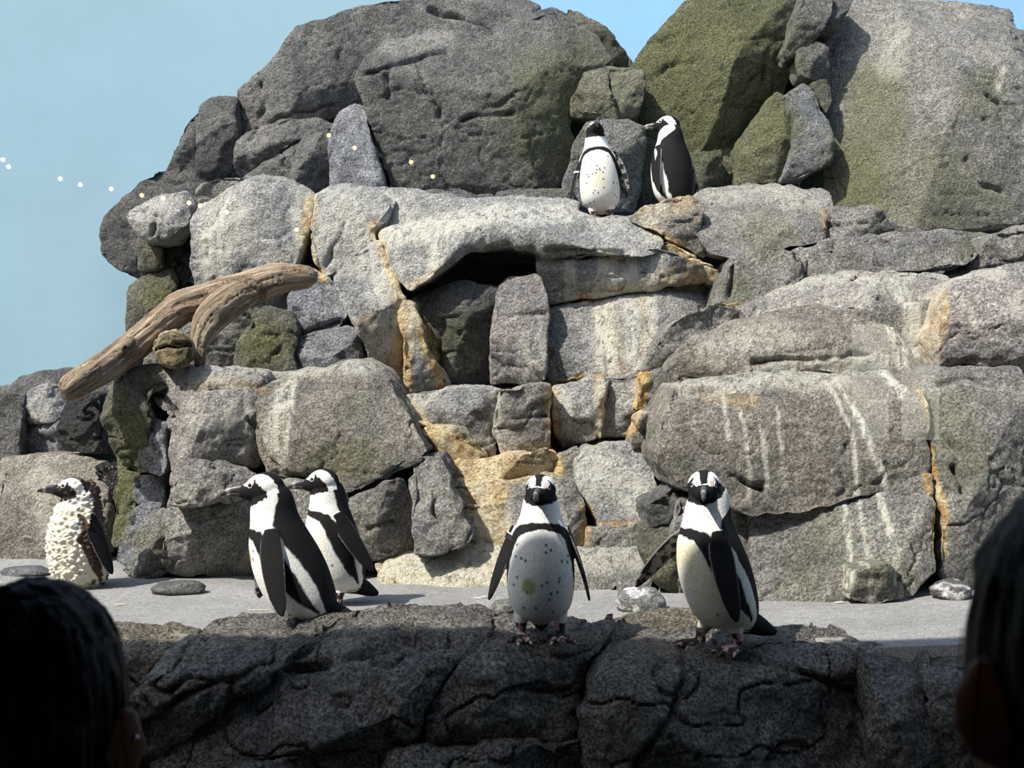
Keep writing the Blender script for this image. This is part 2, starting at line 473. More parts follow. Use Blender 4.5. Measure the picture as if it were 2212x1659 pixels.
# stains and cracks are listed in photo pixels for convenience and are laid on each rock along world Y
STAIN = [  # formation, kind (0 droppings, 1 rust, 2 moss), half width, strength, points
    ('B', 1, 13, 1., [(662, 425), (655, 500), (672, 570), (692, 595)]),
    ('B', 1, 13, 1., [(803, 480), (815, 540), (842, 590), (868, 640)]),
    ('B', 1, 26, 1., [(866, 640), (868, 720), (866, 860)]),
    ('B', 1, 17, .95, [(893, 660), (922, 740), (955, 850)]),
    ('B', 1, 12, .9, [(1250, 642), (1390, 615), (1545, 598)]),
    ('B', 1, 13, .8, [(1410, 488), (1480, 535), (1550, 585)]),
    ('B', 1, 22, .5, [(1430, 590), (1545, 580)]),
    ('B', 1, 9, .9, [(1190, 828), (1300, 814), (1410, 795)]),
    ('B', 1, 30, .35, [(800, 700), (830, 850)]),
    ('B', 1, 26, .35, [(1310, 640), (1330, 800)]), ('B', 1, 18, .5, [(1400, 630), (1405, 800)]),
    ('B', 1, 40, .4, [(1400, 430), (1480, 420)]), ('B', 1, 10, .6, [(880, 625), (945, 585)]),
    ('B', 0, 34, .75, [(830, 500), (960, 490), (1080, 460), (1220, 455)]),
    ('B', 0, 20, .8, [(960, 480), (940, 570)]), ('B', 0, 18, .7, [(1040, 470), (1040, 520)]),
    ('B', 0, 28, .85, [(1310, 560), (1310, 800)]), ('B', 0, 22, .8, [(1365, 560), (1370, 800)]),
    ('B', 0, 20, .8, [(1420, 560), (1405, 790)]), ('B', 0, 16, .6, [(1230, 560), (1235, 640)]),
    ('B', 0, 14, .9, [(490, 425), (440, 500), (438, 620)]), ('B', 0, 10, .8, [(476, 430), (470, 600)]),
    ('B', 0, 10, .6, [(640, 410), (640, 520)]), ('B', 0, 20, .5, [(690, 400), (820, 450), (900, 470)]),
    ('B', 0, 22, .6, [(800, 540), (840, 700), (840, 850)]), ('B', 0, 16, .5, [(880, 620), (890, 740)]),
    ('B', 0, 26, .5, [(1420, 440), (1400, 520)]), ('B', 0, 30, .35, [(1560, 400), (1800, 410)]),
    ('B', 1, 9, .5, [(1795, 440), (1790, 500)]), ('B', 1, 8, .5, [(1690, 650), (1560, 660)]),
    ('D', 1, 16, 1., [(1196, 845), (1196, 960), (1208, 1020)]), ('D', 1, 14, 1., [(1395, 800), (1385, 870), (1362, 945)]),
    ('D', 1, 12, .8, [(1295, 820), (1297, 960)]), ('D', 1, 16, .7, [(870, 870), (905, 900), (960, 990)]),
    ('D', 1, 30, .75, [(930, 945), (1010, 975)]), ('D', 1, 45, .55, [(990, 1010), (1180, 1010)]),
    ('D', 1, 45, .6, [(1000, 1060), (1060, 1070)]), ('D', 1, 40, .7, [(1030, 1120), (1080, 1160)]),
    ('D', 1, 12, .8, [(1000, 1040), (1030, 1100)]), ('D', 1, 14, .8, [(1270, 1100), (1262, 1180)]),
    ('D', 1, 30, .45, [(1000, 1230), (1080, 1250)]), ('D', 1, 10, .6, [(1290, 1130), (1400, 1125)]),
    ('D', 0, 40, .6, [(1000, 1120), (1080, 1150)]), ('D', 0, 50, .75, [(850, 1230), (960, 1250), (1080, 1240)]),
    ('D', 0, 14, .8, [(1297, 830), (1295, 930)]), ('D', 0, 14, .6, [(1220, 840), (1225, 940)]),
    ('D', 0, 20, .5, [(1075, 850), (1072, 980)]), ('D', 0, 40, .5, [(1300, 1000), (1390, 1100)]),
    ('D', 0, 30, .5, [(1250, 1215), (1380, 1215)]), ('D', 0, 35, .5, [(1180, 1060), (1220, 1150)]),
    ('E', 0, 26, .8, [(600, 850), (585, 960)]), ('E', 0, 14, .8, [(616, 830), (608, 1010)]), ('E', 0, 10, .7, [(525, 880), (508, 1010)]),
    ('E', 0, 22, .5, [(330, 800), (560, 800), (780, 790)]), ('E', 0, 30, .4, [(400, 880), (480, 960)]),
    ('E', 0, 24, .7, [(500, 1250), (540, 1180)]), ('E', 1, 18, .45, [(500, 1250), (540, 1180)]), ('E', 1, 14, .4, [(405, 830), (440, 820), (550, 840)]),
    ('E', 2, 45, .85, [(275, 930), (268, 1000)]), ('E', 2, 40, .5, [(250, 880)]), ('E', 2, 55, .6, [(700, 1010), (780, 990)]),
    ('E', 2, 30, .9, [(262, 1040), (255, 1150)]), ('E', 2, 40, .35, [(760, 880)]), ('E', 2, 40, .35, [(310, 1180)]), ('E', 2, 60, .25, [(780, 1140)]),
    ('C', 0, 18, .95, [(1960, 590), (1965, 700), (1975, 850)]), ('C', 0, 8, .9, [(1985, 600), (1990, 760)]),
    ('C', 0, 8, .9, [(1840, 812), (1870, 900), (1925, 1060), (1945, 1260)]), ('C', 0, 6, .9, [(1820, 815), (1855, 960), (1845, 1300)]),
    ('C', 0, 6, .8, [(1575, 850), (1575, 950)]), ('C', 0, 6, .7, [(1612, 880), (1615, 1090)]), ('C', 0, 6, .7, [(1650, 900), (1652, 1050)]),
    ('C', 0, 5, .6, [(1690, 880), (1690, 1050)]), ('C', 0, 6, .8, [(1880, 1070), (1885, 1300)]), ('C', 0, 24, .6, [(1490, 830), (1700, 822), (1860, 812)]),
    ('C', 0, 26, .5, [(1640, 790), (1800, 785), (1960, 775)]), ('C', 0, 20, .5, [(1700, 600), (1950, 585), (2200, 575)]), ('C', 0, 6, .9, [(1960, 790), (2000, 850)]),
    ('C', 0, 7, .6, [(2095, 630), (2120, 700)]), ('C', 0, 40, .35, [(1540, 760), (1700, 720)]),
    ('C', 1, 12, .6, [(2080, 600), (2055, 700), (2045, 790)]), ('C', 1, 9, .9, [(2028, 850), (2032, 1000), (2040, 1200)]), ('C', 1, 20, .35, [(1540, 850), (1640, 860)]),
    ('C', 2, 70, .5, [(2080, 900), (2090, 1000)]), ('C', 2, 60, .4, [(1800, 1150), (1740, 1260)]), ('C', 2, 50, .5, [(1850, 1250), (1950, 1240)]), ('C', 2, 50, .5, [(1440, 1220)]),
    ('A', 2, 130, .75, [(1200, 190), (1190, 270)]), ('A', 2, 90, .5, [(1270, 90)]), ('A', 2, 240, .75, [(1540, 130), (1520, 230)]),
    ('A', 2, 90, .7, [(1320, 190)]), ('A', 2, 80, .8, [(1680, 280)]), ('A', 2, 110, .95, [(1860, 340), (1850, 430)]), ('A', 2, 150, .6, [(2000, 420)]),
    ('A', 2, 70, .75, [(1930, 150), (1920, 300)]), ('A', 2, 70, .5, [(2150, 200)]), ('A', 2, 60, .4, [(1150, 330)]), ('A', 2, 80, .45, [(2130, 440)]),
    ('A', 0, 30, .25, [(960, 60), (840, 90)]), ('A', 0, 10, .8, [(2200, 130), (2180, 175)]), ('A', 0, 30, .35, [(1990, 20), (1960, 120)]),
    ('B', 2, 60, .9, [(565, 740)]), ('B', 2, 70, .55, [(970, 730)]), ('B', 2, 50, .8, [(345, 640)]), ('B', 2, 60, .6, [(1660, 500)]), ('B', 2, 40, .6, [(1600, 620)]), ('B', 2, 50, .3, [(1180, 570)]),
    ('B', 2, 35, .5, [(2120, 520)]), ('G', 2, 90, .35, [(1400, 1570)]), ('G', 2, 80, .3, [(1180, 1560)]), ('G', 0, 12, .5, [(790, 1420), (740, 1400)]), ('G', 0, 10, .5, [(500, 1460)]),
    ('F', 0, 30, .5, [(80, 850), (75, 900)]), ('F', 0, 40, .3, [(60, 1050), (120, 1150)]),
]
CRACK = [  # formation, half width, depth in metres, points
    ('A', 5, .03, [(836, 150), (838, 205)]), ('A', 6, .035, [(905, 130), (925, 200), (948, 245)]), ('A', 5, .03, [(1000, 258), (1050, 248), (1100, 246)]), ('A', 4, .02, [(945, 290), (960, 400)]),
    ('A', 5, .03, [(785, 155), (900, 120), (960, 100)]), ('A', 5, .03, [(1055, 45), (1065, 80)]), ('A', 4, .025, [(1120, 190), (1080, 230), (1050, 235)]),
    ('A', 5, .03, [(1690, 60), (1665, 100), (1655, 170)]), ('A', 5, .03, [(1405, 155), (1450, 130), (1500, 125)]), ('A', 4, .02, [(1430, 75), (1470, 55)]),
    ('A', 5, .03, [(555, 170), (560, 230), (535, 300)]), ('A', 5, .03, [(2150, 190), (2180, 215)]), ('A', 5, .03, [(2090, 340), (2130, 400), (2190, 420)]), ('A', 4, .02, [(210, 480), (262, 465)]), ('A', 4, .02, [(300, 400), (350, 385), (420, 378)]),
    ('A', 4, .03, [(560, 262), (640, 240), (715, 228)]), ('A', 10, .05, [(930, -5), (1030, 40), (1060, 45)]),
    ('E', 6, .03, [(300, 845), (330, 870), (355, 905)]), ('E', 16, .08, [(318, 850), (345, 890)]), ('E', 5, .02, [(530, 900), (545, 940), (570, 990), (600, 1015)]), ('E', 5, .02, [(220, 905), (240, 950)]),
    ('E', 5, .025, [(925, 1050), (945, 1075), (935, 1110), (950, 1130)]), ('E', 5, .02, [(790, 1150), (850, 1130)]), ('E', 5, .03, [(405, 838), (470, 838)]),
    ('C', 7, .03, [(1520, 1045), (1580, 1030), (1640, 1060)]), ('C', 6, .03, [(1640, 780), (1800, 770), (1900, 768)]), ('C', 8, .04, [(2070, 940), (2085, 970)]), ('C', 8, .04, [(2050, 870), (2065, 900)]),
    ('C', 8, .04, [(2075, 1010), (2090, 1040), (2080, 1060)]), ('C', 6, .03, [(1960, 1150), (1990, 1200)]), ('C', 6, .03, [(2080, 825), (2212, 815)]), ('C', 8, .03, [(1480, 845), (1560, 840)]),
    ('B', 6, .03, [(1340, 545), (1180, 548)]), ('B', 5, .02, [(740, 470), (700, 570)]), ('B', 5, .02, [(1070, 680), (1175, 675)]), ('B', 6, .03, [(640, 720), (735, 700)]), ('B', 7, .03, [(960, 690), (940, 760), (960, 830)]),
    ('B', 5, .03, [(300, 450), (330, 470), (320, 500)]), ('B', 6, .04, [(1645, 490), (1690, 510)]), ('B', 5, .02, [(1800, 480), (1880, 475)]), ('B', 5, .02, [(1735, 540), (1730, 590)]), ('B', 5, .03, [(1590, 560), (1580, 640)]),
    ('D', 4, .02, [(1075, 850), (1068, 930), (1080, 985)]), ('D', 4, .02, [(1180, 900), (1110, 905)]), ('D', 4, .02, [(880, 905), (960, 915), (1040, 975)]),
    ('G', 9, .05, [(640, 1445), (720, 1430), (820, 1395), (880, 1385), (1000, 1390)]), ('G', 7, .035, [(720, 1430), (640, 1440), (600, 1455)]), ('G', 6, .03, [(560, 1530), (640, 1490), (700, 1475)]), ('G', 6, .03, [(430, 1400), (520, 1420), (590, 1400)]),
    ('G', 8, .04, [(1365, 1620), (1420, 1530), (1470, 1450), (1490, 1390)]), ('G', 8, .035, [(1480, 1400), (1560, 1420), (1700, 1440), (1860, 1500)]), ('G', 7, .03, [(1000, 1500), (1120, 1470), (1250, 1480)]), ('G', 7, .03, [(380, 1480), (430, 1440), (520, 1450)]), ('G', 7, .04, [(1640, 1620), (1680, 1590), (1740, 1600)]),
    ('G', 6, .03, [(600, 1360), (680, 1345), (690, 1390), (640, 1420)]), ('G', 6, .03, [(1100, 1400), (1230, 1420), (1280, 1400)]), ('G', 8, .04, [(300, 1580), (420, 1480), (520, 1440)]),
]

def project_flat(v, Y):
    return np.stack([CX + v[:, 0] * F / Y, CY - (v[:, 2] - H) * F / Y], 1)

ROCKS = {}
rock_count = [0]
def rock(form, poly, Y, tint='c', th=.45, rec=0.0, p=2.0, bulge=.035, rnd=2, amp=.014, facets=5, mat=None, grow=5.0, voxk=.0019, name='rock', mottled=None, parent=None, taper=0.0, seed=0):
    rock_count[0] += 1
    sd = (int(poly[0][0]) * 7 + int(poly[1][1]) * 13 + int(poly[2][0]) * 3 + seed) % 9973 + 20
    rg = np.random.default_rng(sd)
    P = np.array(poly, float)
    # outward growth of the outline
    c = P.mean(0)
    area = 0.5 * np.sum(P[:, 0] * np.roll(P[:, 1], -1) - np.roll(P[:, 0], -1) * P[:, 1])
    d = np.roll(P, -1, 0) - np.roll(P, 1, 0)
    nrm = np.stack([d[:, 1], -d[:, 0]], 1); nrm /= np.linalg.norm(nrm, axis=1)[:, None] + 1e-9
    P = P + nrm * grow * (1 if area > 0 else -1)
    # subdivide and roughen the outline
    Q = []
    for a, b in zip(P, np.roll(P, -1, 0)):
        L = np.linalg.norm(b - a); k = max(1, int(L / 22))
        nn = np.array([b[1] - a[1], a[0] - b[0]]) / (L + 1e-9)
        for i in range(k):
            Q.append(a + (b - a) * i / k + (nn * rg.normal(0, min(3.0, L * .03)) if i else 0))
    Q = np.array(Q)
    y0, y1 = Q[:, 1].min(), Q[:, 1].max()
    s = (y1 - Q[:, 1]) / (y1 - y0)
    Yi = Y + rec * s ** p
    X = (Q[:, 0] - CX) * Yi / F; Z = H + (CY - Q[:, 1]) * Yi / F
    n = len(Q)
    verts = np.concatenate([np.stack([X, np.full(n, Y), Z], 1), np.stack([X, np.full(n, Y + th), Z], 1)])
    faces = [tuple(range(n)), tuple(range(2 * n - 1, n - 1, -1))] + [(i, (i + 1) % n, n + (i + 1) % n, n + i) for i in range(n)]
    vox = Y * voxk
    me = remesh(verts, faces, vox)
    v = mesh_co(me); e = edges_of(me)
    v = laplace(v, e, rnd)
    # dome of the front face
    oxz = np.stack([X, Z], 1)
    dist = seg_dist(v[:, [0, 2]], np.vstack([oxz, oxz[:1]]))
    size = math.sqrt(abs(area)) * Y / F
    front = np.clip(1 - (v[:, 1] - Y) / th, 0, 1)
    v[:, 1] -= bulge * (1 - np.exp(-dist / (size * .22))) * front
    # chiselled planes
    for k in range(facets):
        a1, a2 = rg.uniform(-.6, .6), rg.uniform(-.55, .65)
        nv = np.array([math.sin(a1), -1.0, math.sin(a2)]); nv /= np.linalg.norm(nv)
        sv = v @ nv
        cut = np.quantile(sv, rg.uniform(.80, .96))
        ex = np.clip(sv - cut, 0, None)
        v -= nv * (ex * .9)[:, None]
    # tilt backwards towards the top
    if rec:
        z0, z1 = Z.min(), Z.max()
        sz = np.clip((v[:, 2] - z0) / (z1 - z0), 0, 1.05)
        if taper:
            yr = v[:, 1] - Y
            v[:, 1] = Y + np.where(yr > 0, yr * (1 - taper * sz ** 4), yr)
        v[:, 1] += rec * sz ** p
    set_co(me, v)
    nr = mesh_no(me)
    disp = amp * 1.5 * fbm(v * 2.6 / max(size, .35), 3, sd) + amp * .55 * fbm(v * 11, 4, sd + 3) + amp * .35 * fbm(v * 34, 2, sd + 5)
    rid = np.abs(fbm(v * np.array([3.2, 3.2, 5.0]) + 3.1, 3, sd + 9))
    disp -= amp * .8 * np.exp(-(rid / .02) ** 2)
    uv = project_flat(v, Y + rec * .3)
    jit = np.stack([fbm(v * 8, 3, 77), fbm(v * 8 + 9, 3, 78)], 1) * 9
    fr = sstep(.1, -.3, nr[:, 1])
    for fm, w, dep, pts in CRACK:
        if fm == form:
            dd = seg_dist(uv + jit * 1.3, pts)
            if dd.min() < w * 2:
                disp -= dep * 1.1 * np.exp(-(dd / (w * .85)) ** 2) * np.maximum(fr, .3) * np.clip(.75 + 1.3 * fbm(v * 7, 2, 66), .15, 1.3)
    v = v + nr * disp[:, None]
    set_co(me, v)
    smooth_shade(me)
    st = np.zeros((len(v), 3))
    for fm, k, w, sg, pts in STAIN:
        if fm == form:
            dd = seg_dist(uv + jit, pts)
            if dd.min() < w * 1.4:
                st[:, k] = np.maximum(st[:, k], sg * sstep(1.35 * w, .35 * w, dd))
    if tint in 'lpy':
        st[:, 0] = np.maximum(st[:, 0], .42 * sstep(-.15, .45, fbm(v * np.array([6, 6, 2.2]), 3, 91)))
    set_attr(me, 'stain', st)
    t = np.array(TINT[tint])
    tt = t[None] * (1 + .10 * fbm(v * 3, 3, sd + 40)[:, None]) * rg.uniform(.93, 1.07)
    if mottled is not None:
        mk = sstep(.0, .25, fbm(v * 30, 4, sd + 50))[:, None]
        tt = tt * (1 - mk) + np.array(mottled)[None] * mk
    set_attr(me, 'tint', tt)
    ob = link(name, me, mat or M_ROCK)
    if parent is None:
        keep_world(ob, FORM[form])
    ROCKS.setdefault(form, []).append(ob)
    return ob

FORM = {}
for key, nm, loc, lab in [
    ('A', 'rock_cliff', (0, 8.0, 1.2), 'tall cliff of huge grey and mossy boulders behind the upper ledge'),
    ('B', 'rock_ledge', (0, 6.6, 0), 'high guano-streaked rock ledge two penguins stand on, with blocks and cavities below'),
    ('C', 'rock_outcrop', (1.6, 5.3, 0), 'massive grey stepped outcrop streaked with thin white droppings'),
    ('D', 'rock_steps', (0, 5.7, 0), 'yellow-stained stepped stones in the hollow behind the ringed penguin'),
    ('E', 'rock_outcrop', (-1.2, 5.5, 0), 'grey rock outcrop under the driftwood with green-tinged rounded flank'),
    ('F', 'rock_bank', (-2.5, 6.4, 0), 'low bank of grey and wet black rocks behind the moulting penguin'),
    ('G', 'rock_kerb', (0, 4.1, -.4), 'dark damp kerb of pitted boulders bordering the sand'),
]:
    FORM[key] = tag(empty(nm, loc), lab, 'rock formation')

R = rock
# ---- upper cliff
R('A', [(300, 470), (430, 250), (520, 230), (640, 100), (900, 40), (1290, 60), (1390, 160), (1500, 90), (1900, 60), (2240, 60), (2240, 470), (1500, 440), (700, 430), (300, 560)], 8.35, 'c', th=.35, bulge=0, facets=0, voxk=.004, name='backing_rock')
R('A', [(495, 182), (560, 140), (600, 110), (635, 58), (700, 42), (850, -5), (1080, -60), (1170, -30), (1150, 60), (1000, 100), (800, 140), (775, 165), (785, 215), (720, 235), (690, 245), (560, 270), (540, 300), (505, 335), (500, 250)], 8.02, 'c', th=.6, bulge=.05, rec=.25)
R('A', [(770, 165), (790, 120), (850, 75), (960, 50), (1060, 45), (1130, 10), (1200, -15), (1240, 0), (1300, 40), (1330, 92), (1300, 130), (1270, 142), (1235, 200), (1233, 260), (1250, 290), (1235, 380), (1200, 395), (1100, 405), (960, 408), (845, 410), (835, 370), (810, 290), (790, 230)], 7.45, 'c', th=.8, bulge=.14, rec=.25)
R('A', [(1225, -5), (1290, 32), (1330, 66), (1362, 108), (1362, 132), (1310, 132), (1270, 90)], 8.05, 'd', bulge=.03, grow=0)
R('A', [(1240, 200), (1268, 145), (1312, 132), (1318, 190), (1335, 252), (1290, 245), (1240, 235)], 7.55, 'm', th=.4)
R('A', [(1316, 135), (1390, 140), (1394, 180), (1380, 238), (1345, 255), (1325, 215)], 7.58, 'm', th=.4)
R('A', [(1245, 310), (1270, 264), (1355, 262), (1388, 276), (1390, 350), (1370, 450), (1240, 455), (1222, 400)], 7.5, 'b', th=.3, amp=.012)
R('A', [(1380, 115), (1425, 62), (1480, 8), (1520, -40), (1770, -40), (1740, 20), (1712, 85), (1720, 120), (1705, 180), (1690, 192), (1640, 250), (1625, 292), (1560, 305), (1510, 322), (1490, 340), (1420, 335), (1388, 262), (1396, 180)], 7.6, 'g', th=.8, bulge=.16, rec=.3)
R('A', [(1390, 280), (1480, 335), (1560, 310), (1620, 300), (1620, 410), (1400, 430)], 7.75, 'c', th=.4)
R('A', [(1500, 330), (1560, 322), (1570, 400), (1500, 410)], 7.55, 'c', th=.3)
R('A', [(1652, 240), (1690, 192), (1714, 212), (1726, 300), (1715, 350), (1690, 392), (1600, 395), (1615, 300)], 7.35, 'g', th=.45)
R('A', [(1712, 192), (1750, 168), (1770, 190), (1785, 240), (1798, 300), (1797, 345), (1740, 375), (1700, 384), (1720, 330), (1728, 260)], 7.2, 'b', th=.3, amp=.012)
R('A', [(1750, -30), (1812, -30), (1795, 30), (1765, 75), (1742, 100), (1720, 108), (1712, 90), (1732, 40)], 7.3, 'c', th=.4)
R('A', [(1738, 105), (1770, 80), (1795, 100), (1797, 160), (1765, 165), (1740, 155)], 7.3, 'c', th=.35)
R('A', [(1808, -30), (1845, -30), (1830, 25), (1795, 70), (1770, 72), (1795, 35)], 7.4, 'd', th=.3)
R('A', [(1765, 170), (1795, 165), (1800, 210), (1790, 240), (1775, 200)], 7.25, 'g', th=.3)
R('A', [(1835, -40), (2260, -40), (2260, 475), (2150, 485), (1960, 500), (1900, 452), (1822, 432), (1817, 330), (1797, 250), (1792, 170), (1800, 110), (1795, 75), (1825, 30)], 6.95, 'm', th=1.1, bulge=.2, rec=.45, p=1.6)
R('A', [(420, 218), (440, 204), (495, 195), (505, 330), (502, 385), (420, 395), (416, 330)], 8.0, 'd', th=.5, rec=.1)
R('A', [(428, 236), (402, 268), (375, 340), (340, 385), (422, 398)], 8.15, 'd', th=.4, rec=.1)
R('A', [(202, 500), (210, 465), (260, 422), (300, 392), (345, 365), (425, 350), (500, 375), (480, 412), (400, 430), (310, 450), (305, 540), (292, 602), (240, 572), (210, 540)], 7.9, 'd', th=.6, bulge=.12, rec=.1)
R('A', [(505, 300), (560, 270), (690, 245), (716, 252), (700, 280), (640, 296), (560, 350), (512, 378)], 7.8, 'c', th=.4)
R('A', [(560, 352), (630, 310), (630, 400), (510, 400), (520, 378)], 7.75, 'c', th=.35)
R('A', [(632, 302), (700, 282), (712, 300), (710, 410), (628, 410)], 7.72, 'c', th=.35)
R('A', [(712, 272), (730, 232), (760, 218), (780, 222), (790, 270), (810, 330), (835, 418), (708, 418), (706, 330)], 7.55, 'b', th=.4, amp=.013)
R('A', [(840, 412), (950, 406), (1060, 412), (1070, 440), (1000, 450), (850, 440)], 7.3, 'c', th=.5)
R('A', [(1072, 416), (1150, 405), (1240, 395), (1242, 450), (1062, 450)], 7.35, 'c', th=.5)
# ---- middle ledge
R('B', [(430, 470), (700, 430), (1100, 470), (1300, 490), (1560, 440), (2240, 520), (2240, 660), (1500, 660), (1450, 820), (480, 820), (420, 640)], 6.95, 'm', th=.45, bulge=0, facets=0, voxk=.004, name='backing_rock')
R('B', [(262, 462), (280, 440), (320, 420), (390, 412), (407, 432), (396, 482), (360, 506), (300, 516), (280, 500)], 6.8, 'l', th=.4, bulge=.08)
R('B', [(298, 512), (345, 508), (345, 575), (300, 585)], 7.05, 'g', th=.25)
R('B', [(264, 615), (300, 590), (350, 562), (368, 600), (362, 760), (272, 760), (264, 690)], 7.0, 'g', th=.4)
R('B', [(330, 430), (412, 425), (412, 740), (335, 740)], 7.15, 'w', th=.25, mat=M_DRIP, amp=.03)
R('B', [(405, 470), (422, 442), (470, 417), (545, 386), (600, 386), (676, 412), (668, 470), (642, 540), (625, 588), (560, 602), (480, 625), (410, 645), (402, 560)], 6.6, 'l', th=.7, bulge=.13, rec=.22)
R('B', [(412, 405), (470, 386), (540, 378), (562, 396), (480, 422), (420, 450)], 6.95, 'm', th=.5)
R('B', [(676, 412), (700, 396), (742, 390), (800, 408), (850, 422), (825, 470), (800, 492), (808, 520), (760, 542), (716, 580), (690, 592), (668, 552), (666, 470)], 6.5, 'l', th=.7, bulge=.1, rec=.2)
R('B', [(740, 394), (850, 412), (1000, 425), (1180, 428), (1250, 440), (1240, 480), (1000, 500), (820, 500)], 6.75, 'l', th=.8, bulge=.02, facets=0, rec=.2, p=1)
R('B', [(812, 490), (850, 480), (940, 472), (1000, 452), (1110, 432), (1210, 427), (1252, 452), (1290, 470), (1360, 467), (1402, 482), (1440, 520), (1400, 542), (1340, 546), (1160, 548), (1150, 536), (1010, 532), (960, 572), (880, 624), (850, 592), (820, 540)], 6.3, 'l', th=.85, bulge=.1, rec=.25, p=3, rnd=8, facets=2)
R('B', [(1230, 470), (1400, 468), (1510, 462), (1510, 500), (1300, 520), (1230, 510)], 6.7, 'l', th=.7, bulge=0, facets=0, amp=.01)
R('B', [(1160, 552), (1340, 548), (1440, 542), (1530, 572), (1550, 600), (1500, 607), (1400, 620), (1190, 652), (1180, 622), (1165, 582)], 6.3, 'l', th=.5, bulge=.06)
R('B', [(1186, 662), (1400, 624), (1545, 604), (1562, 642), (1500, 692), (1440, 742), (1402, 798), (1300, 815), (1180, 826), (1178, 720)], 6.2, 'l', th=.6, bulge=.06, rec=.1)
R('B', [(1080, 612), (1100, 592), (1165, 588), (1178, 640), (1175, 822), (1060, 830), (1062, 760), (1070, 680)], 6.2, 'p', th=.35, amp=.011, bulge=.03)
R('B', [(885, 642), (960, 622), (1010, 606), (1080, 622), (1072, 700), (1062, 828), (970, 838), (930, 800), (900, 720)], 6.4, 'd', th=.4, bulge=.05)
R('B', [(715, 592), (760, 546), (806, 512), (830, 560), (870, 642), (872, 700), (872, 860), (845, 860), (820, 812), (800, 762), (760, 682), (735, 642)], 6.3, 'l', th=.55, bulge=.06)
R('B', [(872, 642), (888, 652), (912, 730), (972, 842), (900, 855), (878, 855), (872, 750)], 6.28, 'l', th=.4, bulge=.03)
R('B', [(620, 642), (650, 566), (700, 592), (735, 642), (747, 680), (732, 700), (650, 722), (625, 692)], 6.55, 'b', th=.4)
R('B', [(636, 724), (740, 702), (770, 712), (779, 770), (762, 800), (650, 812), (636, 762)], 6.45, 'b', th=.4)
R('B', [(300, 720), (400, 640), (520, 620), (640, 640), (650, 830), (300, 840)], 6.75, 'm', th=.3, amp=.02)
R('B', [(505, 742), (540, 682), (560, 662), (610, 667), (622, 692), (632, 812), (488, 812)], 6.4, 'g', th=.4)
R('B', [(1362, 468), (1400, 442), (1500, 416), (1522, 432), (1512, 500), (1530, 552), (1470, 522), (1420, 492)], 6.45, 'o', th=.5, bulge=.07)
R('B', [(1440, 520), (1500, 545), (1560, 590), (1555, 612), (1500, 580), (1430, 545)], 6.4, 'y', th=.4)
R('B', [(1502, 432), (1530, 397), (1600, 383), (1820, 400), (1816, 437), (1792, 512), (1740, 522), (1672, 532), (1600, 556), (1540, 542), (1512, 492)], 6.35, 'm', th=.8, bulge=.1, rec=.25)
R('B', [(1800, 452), (1822, 437), (1890, 437), (1947, 497), (1900, 507), (1792, 516)], 6.4, 'm', th=.5, bulge=.06)
R('B', [(1600, 552), (1660, 537), (1742, 537), (1742, 592), (1702, 622), (1600, 664), (1564, 652), (1580, 592)], 6.0, 'm', th=.6, bulge=.08)
R('B', [(1738, 532), (1800, 517), (1950, 497), (2130, 502), (2150, 532), (2110, 562), (1980, 577), (1735, 594)], 6.0, 'm', th=.7, bulge=.06)
R('B', [(2150, 542), (2170, 502), (2260, 472), (2260, 572), (2120, 572)], 6.05, 'm', th=.6, bulge=.04)
# ---- stepped hollow
R('D', [(850, 850), (1420, 820), (1440, 1200), (1420, 1290), (820, 1290), (860, 1200)], 6.35, 'o', th=.3, bulge=0, facets=0, voxk=.004, name='backing_rock')
R('D', [(1200, 836), (1300, 815), (1310, 822), (1296, 945), (1220, 968), (1200, 922)], 6.05, 'l', th=.4)
R('D', [(1310, 820), (1396, 803), (1392, 862), (1362, 942), (1298, 948)], 6.0, 'l', th=.4)
R('D', [(865, 864), (1000, 838), (1078, 844), (1074, 930), (1066, 988), (1040, 985), (1000, 935), (920, 915)], 5.95, 'l', th=.5)
R('D', [(890, 915), (1000, 932), (1045, 988), (960, 1004), (925, 960)], 5.85, 'y', th=.4)
R('D', [(1080, 848), (1186, 832), (1187, 978), (1082, 992), (1070, 930)], 5.85, 'm', th=.5)
R('D', [(945, 1004), (1080, 994), (1200, 984), (1222, 1030), (1100, 1062), (970, 1045)], 5.72, 'y', th=.5)
R('D', [(960, 1045), (1100, 1048), (1200, 1040), (1200, 1100), (1000, 1105)], 5.6, 'y', th=.5)
R('D', [(985, 1102), (1110, 1098), (1140, 1120), (1130, 1190), (1010, 1185)], 5.5, 'y', th=.5)
R('D', [(1210, 990), (1250, 970), (1262, 1030), (1240, 1060), (1200, 1040)], 5.75, 'm', th=.4)
R('D', [(1250, 1002), (1270, 972), (1416, 966), (1420, 1125), (1290, 1148), (1255, 1050)], 5.5, 'l', th=.6, rec=.15)
R('D', [(1180, 1034), (1230, 1042), (1265, 1102), (1272, 1172), (1230, 1195), (1100, 1190), (1095, 1060)], 5.45, 'm', th=.5)
R('D', [(1270, 1145), (1330, 1150), (1425, 1130), (1430, 1195), (1260, 1200)], 5.42, 'm', th=.5)
R('D', [(796, 1235), (850, 1197), (1000, 1187), (1110, 1192), (1110, 1292), (816, 1292)], 5.2, 'y', th=.6, rec=.25)
R('D', [(1100, 1196), (1230, 1192), (1230, 1290), (1100, 1290)], 5.2, 'o', th=.6, rec=.2)
R('D', [(1212, 1202), (1390, 1192), (1402, 1212), (1342, 1262), (1332, 1292), (1208, 1292)], 5.15, 'm', th=.5, rec=.25)
R('D', [(1345, 1262), (1402, 1216), (1408, 1262), (1402, 1292), (1338, 1290)], 5.1, 'm', th=.4, rec=.1)
R('D', [(1372, 942), (1402, 890), (1442, 872), (1440, 970), (1370, 970)], 5.6, 'm', th=.4)
